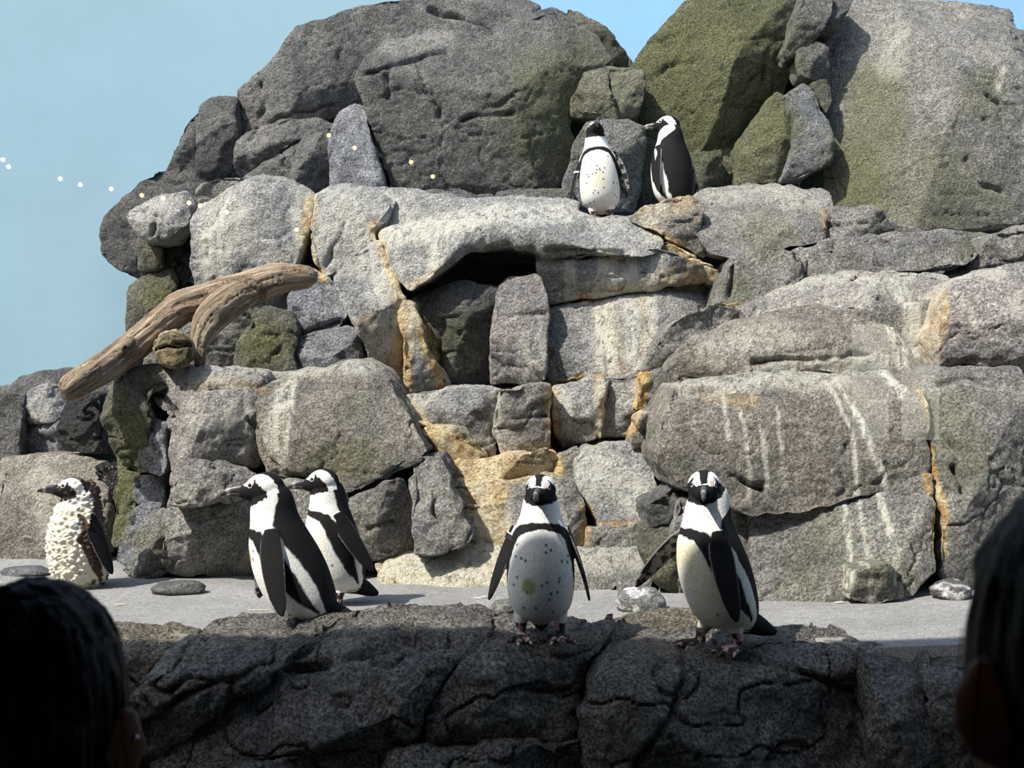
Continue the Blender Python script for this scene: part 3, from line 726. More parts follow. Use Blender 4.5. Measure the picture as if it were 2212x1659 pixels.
R('D', [(1400, 812), (1472, 782), (1480, 840), (1445, 885), (1382, 884)], 5.75, 'm', th=.4)
R('D', [(1375, 905), (1392, 888), (1412, 892), (1405, 915), (1385, 922)], 5.55, 'l', th=.15, facets=1)
# ---- outcrop with the thin white streaks
R('C', [(1500, 760), (1640, 690), (2240, 620), (2240, 1240), (1500, 1280), (1440, 1120)], 5.75, 'm', th=.3, bulge=0, facets=0, voxk=.004, name='backing_rock')
R('C', [(1460, 702), (1560, 662), (1625, 672), (1560, 722), (1482, 762), (1442, 792), (1400, 802), (1430, 742)], 5.85, 'm', th=.5)
R('C', [(1620, 658), (1700, 622), (1790, 592), (1950, 582), (2090, 590), (2102, 612), (2062, 682), (2045, 770), (2000, 760), (1960, 682), (1900, 662), (1800, 662), (1640, 690)], 5.65, 'p', th=.6, bulge=.05, rec=.15)
R('C', [(1460, 800), (1500, 742), (1600, 692), (1750, 662), (1900, 652), (1962, 682), (1990, 722), (2030, 800), (1960, 815), (1800, 815), (1560, 825), (1470, 840)], 5.35, 'o', th=.7, bulge=.05, rec=.3)
R('C', [(1440, 902), (1470, 832), (1560, 815), (1800, 805), (1990, 802), (2022, 805), (2032, 880), (2027, 1022), (1900, 1062), (1760, 1102), (1640, 1118), (1500, 1062), (1460, 1052), (1430, 980)], 4.95, 'o', th=.9, bulge=.06, rec=.3, p=4, facets=4)
R('C', [(1640, 1126), (1760, 1110), (1900, 1070), (2032, 1030), (2037, 1245), (1960, 1295), (1850, 1318), (1680, 1328), (1640, 1290)], 4.86, 'm', th=.7, bulge=.05, rec=.08)
R('C', [(1480, 1080), (1560, 1085), (1645, 1122), (1650, 1320), (1480, 1310), (1455, 1200)], 5.0, 'm', th=.5, bulge=.05)
R('C', [(1402, 1100), (1462, 1056), (1490, 1085), (1480, 1150), (1410, 1150)], 5.1, 'd', th=.4)
R('C', [(1400, 1152), (1480, 1152), (1490, 1305), (1425, 1265), (1398, 1200)], 5.05, 'g', th=.4)
R('C', [(2034, 842), (2062, 792), (2260, 792), (2260, 1275), (2100, 1275), (2044, 1246), (2038, 1000)], 4.98, 'm', th=.7, bulge=.08, rec=.12)
R('C', [(2100, 602), (2160, 580), (2260, 565), (2260, 778), (2060, 788), (2052, 722), (2072, 652)], 5.35, 'p', th=.6, bulge=.08, rec=.1)
R('C', [(1850, 1240), (1920, 1222), (1968, 1250), (1960, 1292), (1890, 1310), (1845, 1300)], 4.76, 'm', th=.25, facets=2)
# ---- outcrop under the driftwood
R('E', [(230, 830), (800, 800), (880, 980), (960, 1180), (860, 1230), (300, 1230), (260, 1100)], 5.95, 'm', th=.3, bulge=0, facets=0, voxk=.004, name='backing_rock')
R('E', [(206, 872), (215, 822), (240, 802), (330, 792), (362, 800), (302, 852), (312, 900), (302, 942), (292, 1000), (282, 1026), (240, 1012), (215, 960)], 5.6, 'g', th=.6, bulge=.1)
R('E', [(296, 935), (315, 907), (347, 917), (352, 1000), (342, 1026), (288, 1022)], 5.65, 'b', th=.3)
R('E', [(300, 850), (345, 800), (420, 797), (560, 803), (562, 850), (540, 872), (532, 902), (542, 1000), (500, 1032), (430, 1010), (352, 1052), (352, 942), (340, 895)], 5.5, 'p', th=.7, bulge=.05, rec=.15, p=3, seed=41)
R('E', [(540, 882), (570, 832), (640, 802), (780, 777), (812, 800), (862, 880), (918, 978), (832, 1014), (742, 1058), (650, 1040), (560, 1025), (535, 950)], 5.45, 'o', th=.8, bulge=.13, rec=.22, p=2.5, facets=4)
R('E', [(340, 1122), (352, 1070), (480, 1085), (545, 1090), (547, 1160), (562, 1200), (545, 1270), (440, 1266), (340, 1240)], 5.35, 'm', th=.6, bulge=.08)
R('E', [(350, 1062), (400, 1002), (440, 1012), (520, 1052), (532, 1070), (480, 1088), (380, 1102), (345, 1102)], 5.2, 'm', th=.5, bulge=.03, rec=.1)
R('E', [(540, 1040), (640, 1050), (740, 1065), (742, 1285), (545, 1270), (550, 1150)], 5.4, 'm', th=.5, bulge=.05)
R('E', [(735, 1090), (830, 1046), (862, 1040), (882, 1090), (892, 1195), (862, 1208), (800, 1215), (740, 1240)], 5.4, 'm', th=.5)
R('E', [(715, 1064), (800, 1022), (880, 987), (922, 992), (872, 1014), (770, 1058)], 5.42, 'c', th=.4, bulge=.02, grow=1)
R('E', [(890, 1004), (945, 992), (977, 1080), (1017, 1168), (960, 1192), (895, 1200), (892, 1090)], 5.3, 'm', th=.6, bulge=.05)
R('E', [(243, 1060), (255, 1022), (292, 1024), (282, 1080), (252, 1175), (236, 1185)], 5.7, 'g', th=.3)
R('E', [(285, 1032), (340, 1030), (340, 1085), (310, 1097), (280, 1082)], 5.65, 'b', th=.3)
R('E', [(272, 1112), (300, 1092), (336, 1092), (330, 1132), (290, 1220), (248, 1218)], 5.58, 'b', th=.3)
R('E', [(300, 1132), (335, 1104), (347, 1245), (280, 1258), (250, 1240)], 5.45, 'm', th=.35)
# ---- low bank at the side
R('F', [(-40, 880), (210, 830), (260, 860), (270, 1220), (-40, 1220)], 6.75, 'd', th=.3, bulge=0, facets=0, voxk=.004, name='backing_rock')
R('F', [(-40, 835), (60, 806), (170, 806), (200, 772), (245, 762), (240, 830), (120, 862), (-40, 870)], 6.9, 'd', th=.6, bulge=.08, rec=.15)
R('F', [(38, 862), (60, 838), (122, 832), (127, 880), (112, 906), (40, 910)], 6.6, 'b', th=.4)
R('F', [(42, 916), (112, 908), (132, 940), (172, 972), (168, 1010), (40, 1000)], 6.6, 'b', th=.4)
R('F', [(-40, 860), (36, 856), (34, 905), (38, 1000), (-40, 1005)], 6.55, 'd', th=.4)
R('F', [(116, 902), (125, 872), (200, 852), (208, 985), (160, 975), (114, 945)], 6.3, 'w', th=.4, mat=M_WET, bulge=.08)
R('F', [(-40, 1000), (60, 990), (150, 996), (200, 1012), (212, 1060), (216, 1205), (100, 1218), (-40, 1218)], 6.05, 'o', th=.7, bulge=.1, rec=.15)
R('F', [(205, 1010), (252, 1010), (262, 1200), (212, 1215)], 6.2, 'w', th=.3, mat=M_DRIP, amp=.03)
# ---- kerb
kw = dict(mat=M_WET, rnd=4, amp=.022, facets=1, taper=.9, grow=0.0)
kw2 = dict(kw, grow=6.0)
R('G', [(180, 1385), (290, 1364), (370, 1367), (397, 1387), (332, 1432), (290, 1502), (270, 1700), (180, 1700)], 4.0, 'K', th=.5, bulge=.06, rec=.3, p=12, **kw2)
R('G', [(-40, 1390), (100, 1385), (200, 1385), (200, 1700), (-40, 1700)], 4.0, 'k', th=.5, bulge=.06, rec=.3, p=12, **kw)
R('G', [(275, 1520), (330, 1432), (420, 1375), (560, 1334), (680, 1332), (742, 1352), (692, 1388), (562, 1482), (420, 1592), (300, 1680), (262, 1660)], 3.95, 'k', th=.5, bulge=.08, rec=.38, p=8, **kw)
R('G', [(300, 1660), (562, 1484), (702, 1366), (800, 1334), (900, 1314), (1000, 1317), (1052, 1332), (1072, 1362), (1042, 1402), (962, 1462), (937, 1502), (907, 1592), (880, 1622), (640, 1630), (330, 1690)], 3.9, 'k', th=.6, bulge=.1, rec=.4, p=8, **kw)
R('G', [(1062, 1374), (1110, 1350), (1250, 1344), (1352, 1352), (1342, 1382), (1292, 1442), (1267, 1502), (1252, 1596), (1100, 1608), (912, 1620), (925, 1542), (962, 1472)], 3.92, 'k', th=.6, bulge=.06, rec=.4, p=14, **kw)
R('G', [(1288, 1462), (1350, 1384), (1480, 1368), (1650, 1388), (1800, 1372), (1870, 1392), (1912, 1452), (1917, 1560), (1902, 1720), (1256, 1720), (1262, 1542)], 3.88, 'k', th=.6, bulge=.1, rec=.38, p=14, **kw)
R('G', [(1290, 1384), (1390, 1344), (1450, 1322), (1510, 1322), (1532, 1345), (1545, 1390), (1350, 1394)], 4.2, 'K', th=.22, bulge=.03, rec=.25, p=1, mat=M_WET, amp=.012, facets=0, taper=.8)
R('G', [(1890, 1422), (1950, 1410), (2012, 1418), (2016, 1720), (1890, 1720), (1895, 1520)], 3.84, 'k', th=.5, bulge=.05, rec=.24, p=10, **kw2)
R('G', [(2008, 1416), (2120, 1408), (2270, 1412), (2330, 1440), (2330, 1720), (2010, 1720)], 3.84, 'k', th=.5, bulge=.05, rec=.24, p=10, **kw2)
R('G', [(2320, 1420), (2480, 1405), (2700, 1410), (2760, 1450), (2760, 1720), (2320, 1720)], 3.84, 'k', th=.5, bulge=.06, rec=.24, p=10, **kw2)
R('G', [(-560, 1400), (-420, 1385), (-150, 1380), (-30, 1390), (-30, 1720), (-560, 1720)], 3.9, 'k', th=.5, bulge=.06, rec=.3, p=10, **kw2)
R('G', [(830, 1632), (1040, 1614), (1262, 1604), (1265, 1720), (820, 1720)], 3.85, 'k', th=.4, bulge=.05, **kw)
R('G', [(300, 1690), (640, 1636), (850, 1628), (850, 1740), (300, 1740)], 3.86, 'k', th=.4, bulge=.04, **kw)
R('G', [(150, 1480), (700, 1420), (1200, 1430), (1900, 1430), (2240, 1440), (2240, 1780), (150, 1780)], 4.15, 'k', th=.3, bulge=0, facets=0, voxk=.005, mat=M_WET, name='backing_rock')
#PART2
# ------------------------------------------------------------------ loose stones
def stone(name, px, py, Y, w, h, d, tint, label, rz=0.0, seed=1, flat=.3, mat=None, mott=None, dark=None):
    """a rounded loose stone lying on the ground: w, h, d are its full sizes in metres"""
    n, m = 40, 26
    th = np.linspace(0, 2 * np.pi, n, endpoint=False); ph = np.linspace(-np.pi / 2, np.pi / 2, m)
    T, Pp = np.meshgrid(th, ph)
    D = np.stack([np.cos(Pp) * np.cos(T), np.cos(Pp) * np.sin(T), np.sin(Pp)], -1).reshape(-1, 3)
    r = 1 + .16 * fbm(D * 1.4 + seed * 3, 3, seed) + .05 * fbm(D * 4 + seed, 3, seed + 3)
    V = D * r[:, None]
    rg = np.random.default_rng(seed)
    for k in range(4):
        nv = rg.normal(size=3); nv[2] = abs(nv[2]); nv /= np.linalg.norm(nv)
        sv = V @ nv; ex = np.clip(sv - rg.uniform(.72, .9), 0, None); V -= nv * (ex * .85)[:, None]
    V *= np.array([w / 2, d / 2, h / 2])
    V[:, 2] = np.maximum(V[:, 2], -h * flat)
    V[:, 2] += h * flat
    f = [(j * n + i, j * n + (i + 1) % n, (j + 1) * n + (i + 1) % n, (j + 1) * n + i) for j in range(m - 1) for i in range(n)]
    me = bpy.data.meshes.new(name); me.from_pydata([tuple(v) for v in V], [], f)
    bm = bmesh.new(); bm.from_mesh(me); bmesh.ops.remove_doubles(bm, verts=bm.verts, dist=1e-5); bm.to_mesh(me); bm.free()
    smooth_shade(me)
    v = mesh_co(me)
    set_attr(me, 'stain', np.zeros((len(v), 3)))
    tt = np.repeat(np.array(TINT.get(tint, tint) if isinstance(tint, str) else tint)[None], len(v), 0)
    if mott is not None:
        mk = sstep(.02, .22, fbm(v * np.array([28, 28, 40]) + seed, 4, seed))[:, None]
        tt = tt * (1 - mk) + np.array(mott)[None] * mk
    set_attr(me, 'tint', tt)
    ob = link(name, me, mat or M_PEB)
    p = at(px, py, Y)
    ob.location = (p.x, Y, ground_z(p.x, Y) - .006)
    ob.rotation_euler = (0, 0, rz)
    tag(ob, label, 'stone')
    return ob

def ground_z(x, y, zstart=.3):
    dg = bpy.context.evaluated_depsgraph_get()
    hit, loc, *_ = scene.ray_cast(dg, Vector((x, y, zstart)), Vector((0, 0, -1)))
    return loc.z if hit else 0.0
bpy.context.view_layer.update()

stone('flat_stone', 384, 1278, 5.13, .23, .075, .16, (.10, .105, .098), 'flat dark green-grey stone lying on the sand below the outcrop', .1, 3)
stone('flat_stone', 58, 1250, 5.62, .24, .055, .18, (.10, .105, .11), 'flat blackish stone on the sand beside the moulting penguin', .0, 5)
stone('round_stone', 568, 1280, 5.12, .075, .085, .08, (.26, .27, .27), 'small round grey stone behind the belly of the striding black-backed penguin', .3, 8)
stone('speckled_stone', 1385, 1312, 4.76, .205, .125, .15, (.15, .15, .145), 'white-veined grey stone on the sand before the yellow steps', .15, 11, mott=(.62, .62, .6))
stone('speckled_stone', 2056, 1288, 4.88, .165, .105, .14, (.10, .10, .10), 'white-flecked dark stone at the foot of the streaked outcrop', -.2, 14, mott=(.5, .5, .5))
stone('kerb_stone', 1092, 1352, 4.36, .12, .075, .10, (.17, .17, .15), 'small olive-grey stone wedged in the kerb by the ringed penguin', .1, 17)
stone('pebble', 1150, 1342, 4.38, .09, .06, .08, (.09, .095, .09), 'dark pebble just behind the feet of the ringed penguin', .0, 19)
stone('pebble', 1582, 1366, 4.3, .085, .05, .07, (.2, .2, .2), 'white-streaked pebble between the feet of the penguin with its head turned', .4, 23, mott=(.7, .7, .68))

# ------------------------------------------------------------------ driftwood
def tube_pts(pts, n):
    pts = np.array(pts, float)      # x, y, z, radius
    t = np.linspace(0, len(pts) - 1, n)
    out = []
    for u in t:
        i = min(int(u), len(pts) - 2); f = u - i
        p0, p1, p2, p3 = pts[max(i - 1, 0)], pts[i], pts[i + 1], pts[min(i + 2, len(pts) - 1)]
        out.append(.5 * ((2 * p1) + (-p0 + p2) * f + (2 * p0 - 5 * p1 + 4 * p2 - p3) * f * f + (-p0 + 3 * p1 - 3 * p2 + p3) * f ** 3))
    return np.array(out)

def tube(pts, n=60, seg=24, ry=1.0, cap=True):
    """swept tube; returns verts, faces, and per-vertex (length along, cos, sin)"""
    P = tube_pts(pts, n)
    C, Rr = P[:, :3], np.maximum(P[:, 3], 1e-4)
    T = np.gradient(C, axis=0); T /= np.linalg.norm(T, axis=1)[:, None] + 1e-12
    up = np.array([0, 1.0, 0]) if abs(T[:, 1]).mean() < .8 else np.array([0, 0, 1.0])
    V, G, Fc = [], [], []
    s = np.concatenate([[0], np.cumsum(np.linalg.norm(np.diff(C, axis=0), axis=1))])
    for i in range(n):
        a = np.cross(T[i], up); a /= np.linalg.norm(a) + 1e-12
        b = np.cross(a, T[i])
        for k in range(seg):
            ang = 2 * np.pi * k / seg
            V.append(C[i] + Rr[i] * (math.cos(ang) * a + ry * math.sin(ang) * b))
            G.append((s[i], math.cos(ang) * .08, math.sin(ang) * .08))
    for i in range(n - 1):
        for k in range(seg):
            Fc.append((i * seg + k, i * seg + (k + 1) % seg, (i + 1) * seg + (k + 1) % seg, (i + 1) * seg + k))
    if cap:
        Fc.append(tuple(range(seg - 1, -1, -1))); Fc.append(tuple((n - 1) * seg + k for k in range(seg)))
    return V, Fc, G

def merge(pieces):
    V, Fc, G = [], [], []
    for v, f, g in pieces:
        o = len(V); V += list(v); G += list(g); Fc += [tuple(i + o for i in q) for q in f]
    return V, Fc, np.array(G, float)

def nearest(src, pts, attr):
    kd = kdtree.KDTree(len(src))
    for i, p in enumerate(src): kd.insert(p, i)
    kd.balance()
    idx = np.array([kd.find(p)[1] for p in pts])
    return attr[idx], idx

def wood_mesh(pieces, vox, amp, seed, smooth=4):
    V, Fc, G = merge(pieces)
    me = remesh(V, Fc, vox)
    v = laplace(mesh_co(me), edges_of(me), smooth)
    g, _ = nearest(V, v, G)
    g = laplace(g, edges_of(me), 3)
    set_co(me, v); nr = mesh_no(me)
    q = g * np.array([5, 60, 60])
    d = amp * fbm(q, 4, seed) + amp * .8 * fbm(v * 9, 3, seed + 3) - amp * .9 * np.exp(-(np.abs(fbm(g * np.array([3.5, 75, 75]), 3, seed + 8)) / .06) ** 2)
    set_co(me, v + nr * d[:, None]); smooth_shade(me)
    a = me.attributes.new('grain', 'FLOAT_VECTOR', 'POINT'); a.data.foreach_set('vector', g.astype(np.float32).ravel())
    return me

def wp(px, py, Y, rpx):
    p = at(px, py, Y); return (p.x, p.y, p.z, rpx * Y / F)

main = tube([wp(132, 844, 5.46, 20), wp(160, 833, 5.5, 31), wp(240, 785, 5.66, 33), wp(320, 722, 5.84, 33), wp(390, 668, 5.96, 36), wp(450, 648, 6.0, 37), wp(520, 628, 6.02, 38), wp(590, 605, 6.05, 36), wp(640, 599, 6.08, 29), wp(670, 600, 6.1, 23), wp(687, 602, 6.11, 11)], 120, 30)
fork = tube([wp(570, 616, 6.03, 24), wp(515, 640, 5.97, 36), wp(468, 674, 5.9, 36), wp(440, 712, 5.84, 28), wp(428, 745, 5.8, 20), wp(430, 772, 5.78, 15), wp(434, 794, 5.77, 9)], 60, 24)
knot = tube([wp(285, 735, 5.7, 6), wp(272, 748, 5.64, 12), wp(268, 752, 5.61, 7)], 14, 14)
root = empty('driftwood_branch', at(430, 790, 5.75))
o = link('branch', wood_mesh([main, fork, knot], .0085, .010, 21), M_WOOD); keep_world(o, root)
tag(root, 'long weathered forked driftwood branch leaning across the outcrop up to the ledge', 'driftwood')

lroot = empty('cut_log', at(372, 800, 5.72))
lm = wood_mesh([tube([wp(372, 755, 5.665, 40), wp(374, 753, 5.75, 41), wp(378, 752, 5.9, 38), wp(384, 752, 6.05, 30)], 40, 36)], .008, .009, 33, 2)
o = link('log_body', lm, M_WOOD); keep_world(o, lroot)
def disc(px, py, Y, rpx):
    c = at(px, py, Y); r = rpx * Y / F
    V, Fc, n, m = [], [], 64, 26
    for j in range(m + 1):
        for k in range(n):
            a = 2 * np.pi * k / n; rr = r * j / m
            V.append((c.x + rr * math.cos(a), Y, c.z + rr * math.sin(a)))
    V = np.array(V)
    uv = project_flat(V, Y)
    dd = seg_dist(uv + 3 * np.stack([fbm(V * 30, 2, 3), fbm(V * 30, 2, 4)], 1), [(335, 755), (360, 748), (385, 752), (408, 745)])
    V[:, 1] += 03e-2 * np.exp(-(dd / 2.6) ** 2) + .03 * np.exp(-(seg_dist(uv, [(378, 742), (400, 744)]) / 5) ** 2) + .006 * fbm(V * 40, 3, 9)
    V[:, 1] += .02 * sstep(.8 * rpx, rpx, np.linalg.norm(uv - np.array([px, py]), axis=1))
    rim = V[-n:].copy(); rim[:, 1] = Y + .075
    V = np.vstack([V, rim])
    Fc = [(j * n + k, j * n + (k + 1) % n, (j + 1) * n + (k + 1) % n, (j + 1) * n + k) for j in range(m + 1) for k in range(n)]
    me = bpy.data.meshes.new('cut_end'); me.from_pydata([tuple(v) for v in V], [], Fc); smooth_shade(me)
    return me
o = link('cut_end', disc(372, 756, 5.60, 41), M_CUT); keep_world(o, lroot); o['label'] = 'cracked dark mossy sawn end'
tag(lroot, 'short thick log lying under the driftwood fork with cracked mossy cut end', 'log')

# ------------------------------------------------------------------ penguins
def rot(axis, a):
    return np.array(Matrix.Rotation(a, 3, axis))

TOR = np.array([  # z, x, lateral radius, sagittal radius
    (.048, -.045, .016, .016), (.060, -.030, .048, .046), (.085, -.014, .078, .076), (.12, -.004, .094, .092), (.165, .002, .101, .100), (.215, .006, .103, .104),
    (.265, .010, .101, .103), (.31, .012, .097, .097), (.35, .012, .090, .089), (.385, .010, .081, .081), (.415, .006, .074, .079), (.445, .002, .067, .077), (.475, .0, .061, .071), (.505, .002, .053, .060), (.525, .006, .03, .034)])
HR = np.array([.066, .053, .053])

def black_white(b, W, K):
    return W * (1 - b[:, None]) + K * b[:, None]

def lat(zs, pts):
    z, a = zip(*sorted(pts))
    return np.interp(zs, z, a)

WHITE = np.array([.80, .79, .745]); BLACK = np.array([.012, .0115, .012]); PINK = np.array([.72, .47, .47])

def penguin(label, loc, heading, scale=1.0, lean=0.0, neck=0.0, head_yaw=0.0, head_pitch=0.0, head_roll=0.0, fl=((8, 5, 0), (8, 5, 0)), feet=((0, .052, 12), (0, -.052, -12)), fat=1.0, seed=1, moult=False, cream=0.0, green=None, band=None, tail=1.0, vox=.0034, spots=26, head_off=(0, 0, 0), belly=0.0, stripe=1.0, roll=0.0, sink=0.0):
    """local frame: x forward, y to the bird's left, z up, feet on z = 0.  fl: (spread, sweep back, twist) of left and right flipper, feet: (x, y, turn)"""
    rg = np.random.default_rng(seed)
    zz = np.linspace(TOR[0, 0], TOR[-1, 0], 90)
    def cubic(col):      # smooth resampling of the stations
        y = np.interp(zz, TOR[:, 0], TOR[:, col]); 
        k = np.ones(7) / 7
        yp = np.pad(y, 3, mode='edge')
        return np.convolve(yp, k, 'valid')
    cx, ra, rb = cubic(1), cubic(2), cubic(3)
    fatw = fat + belly * np.exp(-((zz - .2) / .09) ** 2)
    bodyw = np.where(zz < .37, fatw, 1 + (fatw - 1) * np.clip((.43 - zz) / .06, 0, 1))
    ra, rb = ra * bodyw, rb * bodyw
    if moult:
        ra *= 1 + .14 * sstep(.36, .42, zz); rb *= 1 + .06 * sstep(.36, .42, zz)
    HIP = np.array([0, 0, .12])
    RL = rot('Y', lean)
    def pose(P):
        P = np.array(P, float)
        P = P + np.stack([neck * np.clip((P[:, 2] - .36) / .14, 0, 2) ** 1.6, np.zeros(len(P)), np.zeros(len(P))], 1)
        return (P - HIP) @ RL.T + HIP
    def unpose(P):
        P = (P - HIP) @ RL + HIP
        return P - np.stack([neck * np.clip((P[:, 2] - .36) / .14, 0, 2) ** 1.6, np.zeros(len(P)), np.zeros(len(P))], 1)
    V, Fc, ID = [], [], []
    def add(v, f, pid):
        o = len(V); V.extend([tuple(p) for p in v]); Fc.extend([tuple(i + o for i in q) for q in f]); ID.extend([pid] * len(v))
    # trunk and neck
    n = 64; ang = np.linspace(0, 2 * np.pi, n, endpoint=False)
    tv = np.concatenate([np.stack([cx[i] + rb[i] * np.cos(ang), ra[i] * np.sin(ang), np.full(n, zz[i])], 1) for i in range(len(zz))])
    tf = [(i * n + k, i * n + (k + 1) % n, (i + 1) * n + (k + 1) % n, (i + 1) * n + k) for i in range(len(zz) - 1) for k in range(n)]
    tf += [tuple(range(n - 1, -1, -1)), tuple((len(zz) - 1) * n + k for k in range(n))]
    add(pose(tv), tf, 0)
    # head
    RH = rot('Z', head_yaw) @ rot('Y', -head_pitch) @ rot('X', head_roll)
    hc = pose([[.014, 0, .518]])[0] + np.array(head_off)
    th = np.linspace(0, 2 * np.pi, 48, endpoint=False); ph = np.linspace(-np.pi / 2 + .02, np.pi / 2 - .02, 34)
    T, Pp = np.meshgrid(th, ph)
    hd = np.stack([np.cos(Pp) * np.cos(T), np.cos(Pp) * np.sin(T), np.sin(Pp)], -1).reshape(-1, 3)
    hv = hd * HR
    hv[:, 1] *= 1 - .22 * np.clip(hv[:, 0] / HR[0], 0, 1); hv[:, 2] *= 1 - .10 * np.clip(hv[:, 0] / HR[0], 0, 1)
    hf = [(j * 48 + k, j * 48 + (k + 1) % 48, (j + 1) * 48 + (k + 1) % 48, (j + 1) * 48 + k) for j in range(33) for k in range(48)]
    hf += [tuple(range(47, -1, -1)), tuple(33 * 48 + k for k in range(48))]
    add(hv @ RH.T + hc, hf, 1)
    fv, ff, _ = tube([(.02, 0, -.004, .044), (.05, 0, -.008, .033), (.068, 0, -.010, .024), (.082, 0, -.012, .0165)], 16, 20)
    add(np.array(fv) @ RH.T + hc, ff, 1)
    # throat joining head and neck
    nk = pose([[.0, 0, .44]])[0]
    tpts = [(*(nk), .058), (*(nk * .4 + hc * .6 + np.array([0, 0, -.004])), .054), (*(hc + RH @ np.array([-.006, 0, .0])), .046)]
    v_, f_, _ = tube(tpts, 18, 28); add(v_, f_, 0)
    # tail
    tl = pose([[-.035, 0, .085], [-.075, 0, .06], [-.115, 0, .03], [-.15, 0, .006]])
    rr = [.05, .038, .026, .010]
    v_, f_, _ = tube([(*(tl[i] * tail + tl[0] * (1 - tail)), rr[i]) for i in range(4)], 24, 20, ry=.45 if False else 1.0); add(v_, f_, 2)
    # flippers
    FLP = []
    for side, (spread, sweep, twist) in zip((1, -1), fl):
        s_ = np.linspace(0, 1, 40)
        Lf = .275
        wdt = np.interp(s_, [0, .12, .3, .55, .8, .94, 1], [.026, .035, .041, .038, .029, .017, .005])
        thk = np.interp(s_, [0, .2, .6, 1], [.013, .009, .007, .004])
        curve = -.030 * s_ ** 2
        A = rot('X', side * math.radians(spread)) @ rot('Y', math.radians(sweep)) @ rot('Z', side * math.radians(twist))
        base = np.array([.004, side * .074 * fat, .388])
        m = 20; an = np.linspace(0, 2 * np.pi, m, endpoint=False)
        loc_v = np.concatenate([np.stack([curve[i] + wdt[i] * np.cos(an), thk[i] * np.sin(an) - side * .03 * s_[i] ** 2, np.full(m, -Lf * s_[i])], 1) for i in range(40)])
        wv = pose(loc_v @ A.T + base)
        ffc = [(i * m + k, i * m + (k + 1) % m, (i + 1) * m + (k + 1) % m, (i + 1) * m + k) for i in range(39) for k in range(m)]
        ffc += [tuple(range(m - 1, -1, -1)), tuple(39 * m + k for k in range(m))]
        add(wv, ffc, 3 if side > 0 else 4)
        FLP.append((side, A, base, Lf))
    # legs and feet
    for (fx, fy, turn) in feet:
        up = pose([[.0, fy * .9, .115]])[0]
        v_, f_, _ = tube([(*up, .034), (fx * .6 - .002, fy, .075, .026), (fx - .008, fy, .04, .0165), (fx - .010, fy, .016, .0155), (fx - .010, fy, .009, .009)], 24, 18); add(v_, f_, 5)
        a = math.radians(turn)
        c, s = math.cos(a), math.sin(a)
        for ta, tl_ in ((-.46, .088), (0, .10), (.46, .088)):
            d = np.array([math.cos(a + ta), math.sin(a + ta), 0])
            o_ = np.array([fx - .012, fy, 0])
            v_, f_, _ = tube([(*(o_ + d * .0 + [0, 0, .013]), .0145), (*(o_ + d * tl_ * .5 + [0, 0, .012]), .0115), (*(o_ + d * tl_ * .85 + [0, 0, .009]), .0092), (*(o_ + d * tl_ + [0, 0, .006]), .0062), (*(o_ + d * (tl_ + .016) + [0, 0, .002]), .0022)], 20, 12); add(v_, f_, 6)
        web = [(fx - .012, fy, .003), (fx - .012, fy, .013)]
        dirs = [np.array([math.cos(a + t_), math.sin(a + t_), 0]) for t_ in np.linspace(-.46, .46, 9)]
        lens = [.078, .068, .066, .073, .082, .073, .066, .068, .078]
        wv = [np.array([fx - .014, fy, .002]), np.array([fx - .014, fy, .014])]
        for d, L_ in zip(dirs, lens):
            e_ = np.array([fx - .012, fy, 0]) + d * L_
            wv += [e_ + [0, 0, .001], e_ + [0, 0, .0075]]
        wf = []
        for k in range(8):
            b0, t0, b1, t1 = 2 + 2 * k, 3 + 2 * k, 4 + 2 * k, 5 + 2 * k
            wf += [(1, t0, t1), (0, b1, b0), (b0, b1, t1, t0)]
        wf += [(0, 2, 3, 1), (0, 1, 19, 18)]
        add(wv, wf, 6)
    # one continuous skin
    me = remesh(V, Fc, vox)
    v = mesh_co(me); e = edges_of(me)
    _, idx = nearest(V, v, np.zeros((len(V), 1)))
    pid = np.array(ID)[idx]
    sm = laplace(v, e, 7)
    wsm = np.where(pid <= 1, 1.0, np.where(pid <= 2, .6, .25))[:, None]
    v = v * (1 - wsm) + sm * wsm
    # ---- feather pattern in the bird's own coordinates
    q = unpose(v)
    z0 = q[:, 2]
    cxi = np.interp(z0, zz, cx)
    rho = np.sqrt(((q[:, 0] - cxi) / np.interp(z0, zz, rb)) ** 2 + (q[:, 1] / np.interp(z0, zz, ra)) ** 2)
    pid = np.where(((pid == 3) | (pid == 4)) & (rho < 1.05), 0, pid)
    yaw_w = sstep(.405, .48, z0)
    phi = np.arctan2(q[:, 1], q[:, 0] - cxi) - head_yaw * yaw_w
    phi = np.abs((phi + np.pi) % (2 * np.pi) - np.pi)
    deg = np.degrees(phi)
    rag = fbm(q * np.array([60, 60, 25]) + seed, 3, seed) * 5
    degr = deg + rag
    zr = z0 + fbm(q * 70 + seed, 3, seed + 2) * .004
    soft = 2.2
    # stripe between flank band and back
    fs = lat(zr, [(.05, 124), (.10, 122), (.2, 118), (.3, 107), (.35, 97), (.40, 84), (.43, 70)])
    hw = lat(zr, [(.05, 7), (.10, 9), (.2, 9.5), (.3, 8.5), (.35, 9.5), (.40, 15), (.43, 34)]) * stripe
    back = sstep(-soft, soft, degr - (fs + hw))
    fb = lat(zr, [(.07, 112), (.10, 104), (.15, 88), (.2, 76), (.3, 62), (.35, 54), (.372, 44), (.388, 18), (.394, -10), (.42, -10)])
    top = lat(degr, [(0, .413), (25, .412), (45, .406), (65, .395), (80, .38), (95, .36), (180, .36)])
    bandm = sstep(-soft, soft, degr - fb) * sstep(-soft, soft, (fs - hw) - degr) * sstep(.0015, -.0015, zr - top - .0) 
    bandm = np.where(zr < .085, bandm * np.clip((zr - .07) / .015, 0, 1), bandm)
    nb = lat(zr, [(.41, 104), (.43, 106), (.45, 112), (.47, 118), (.5, 122)])
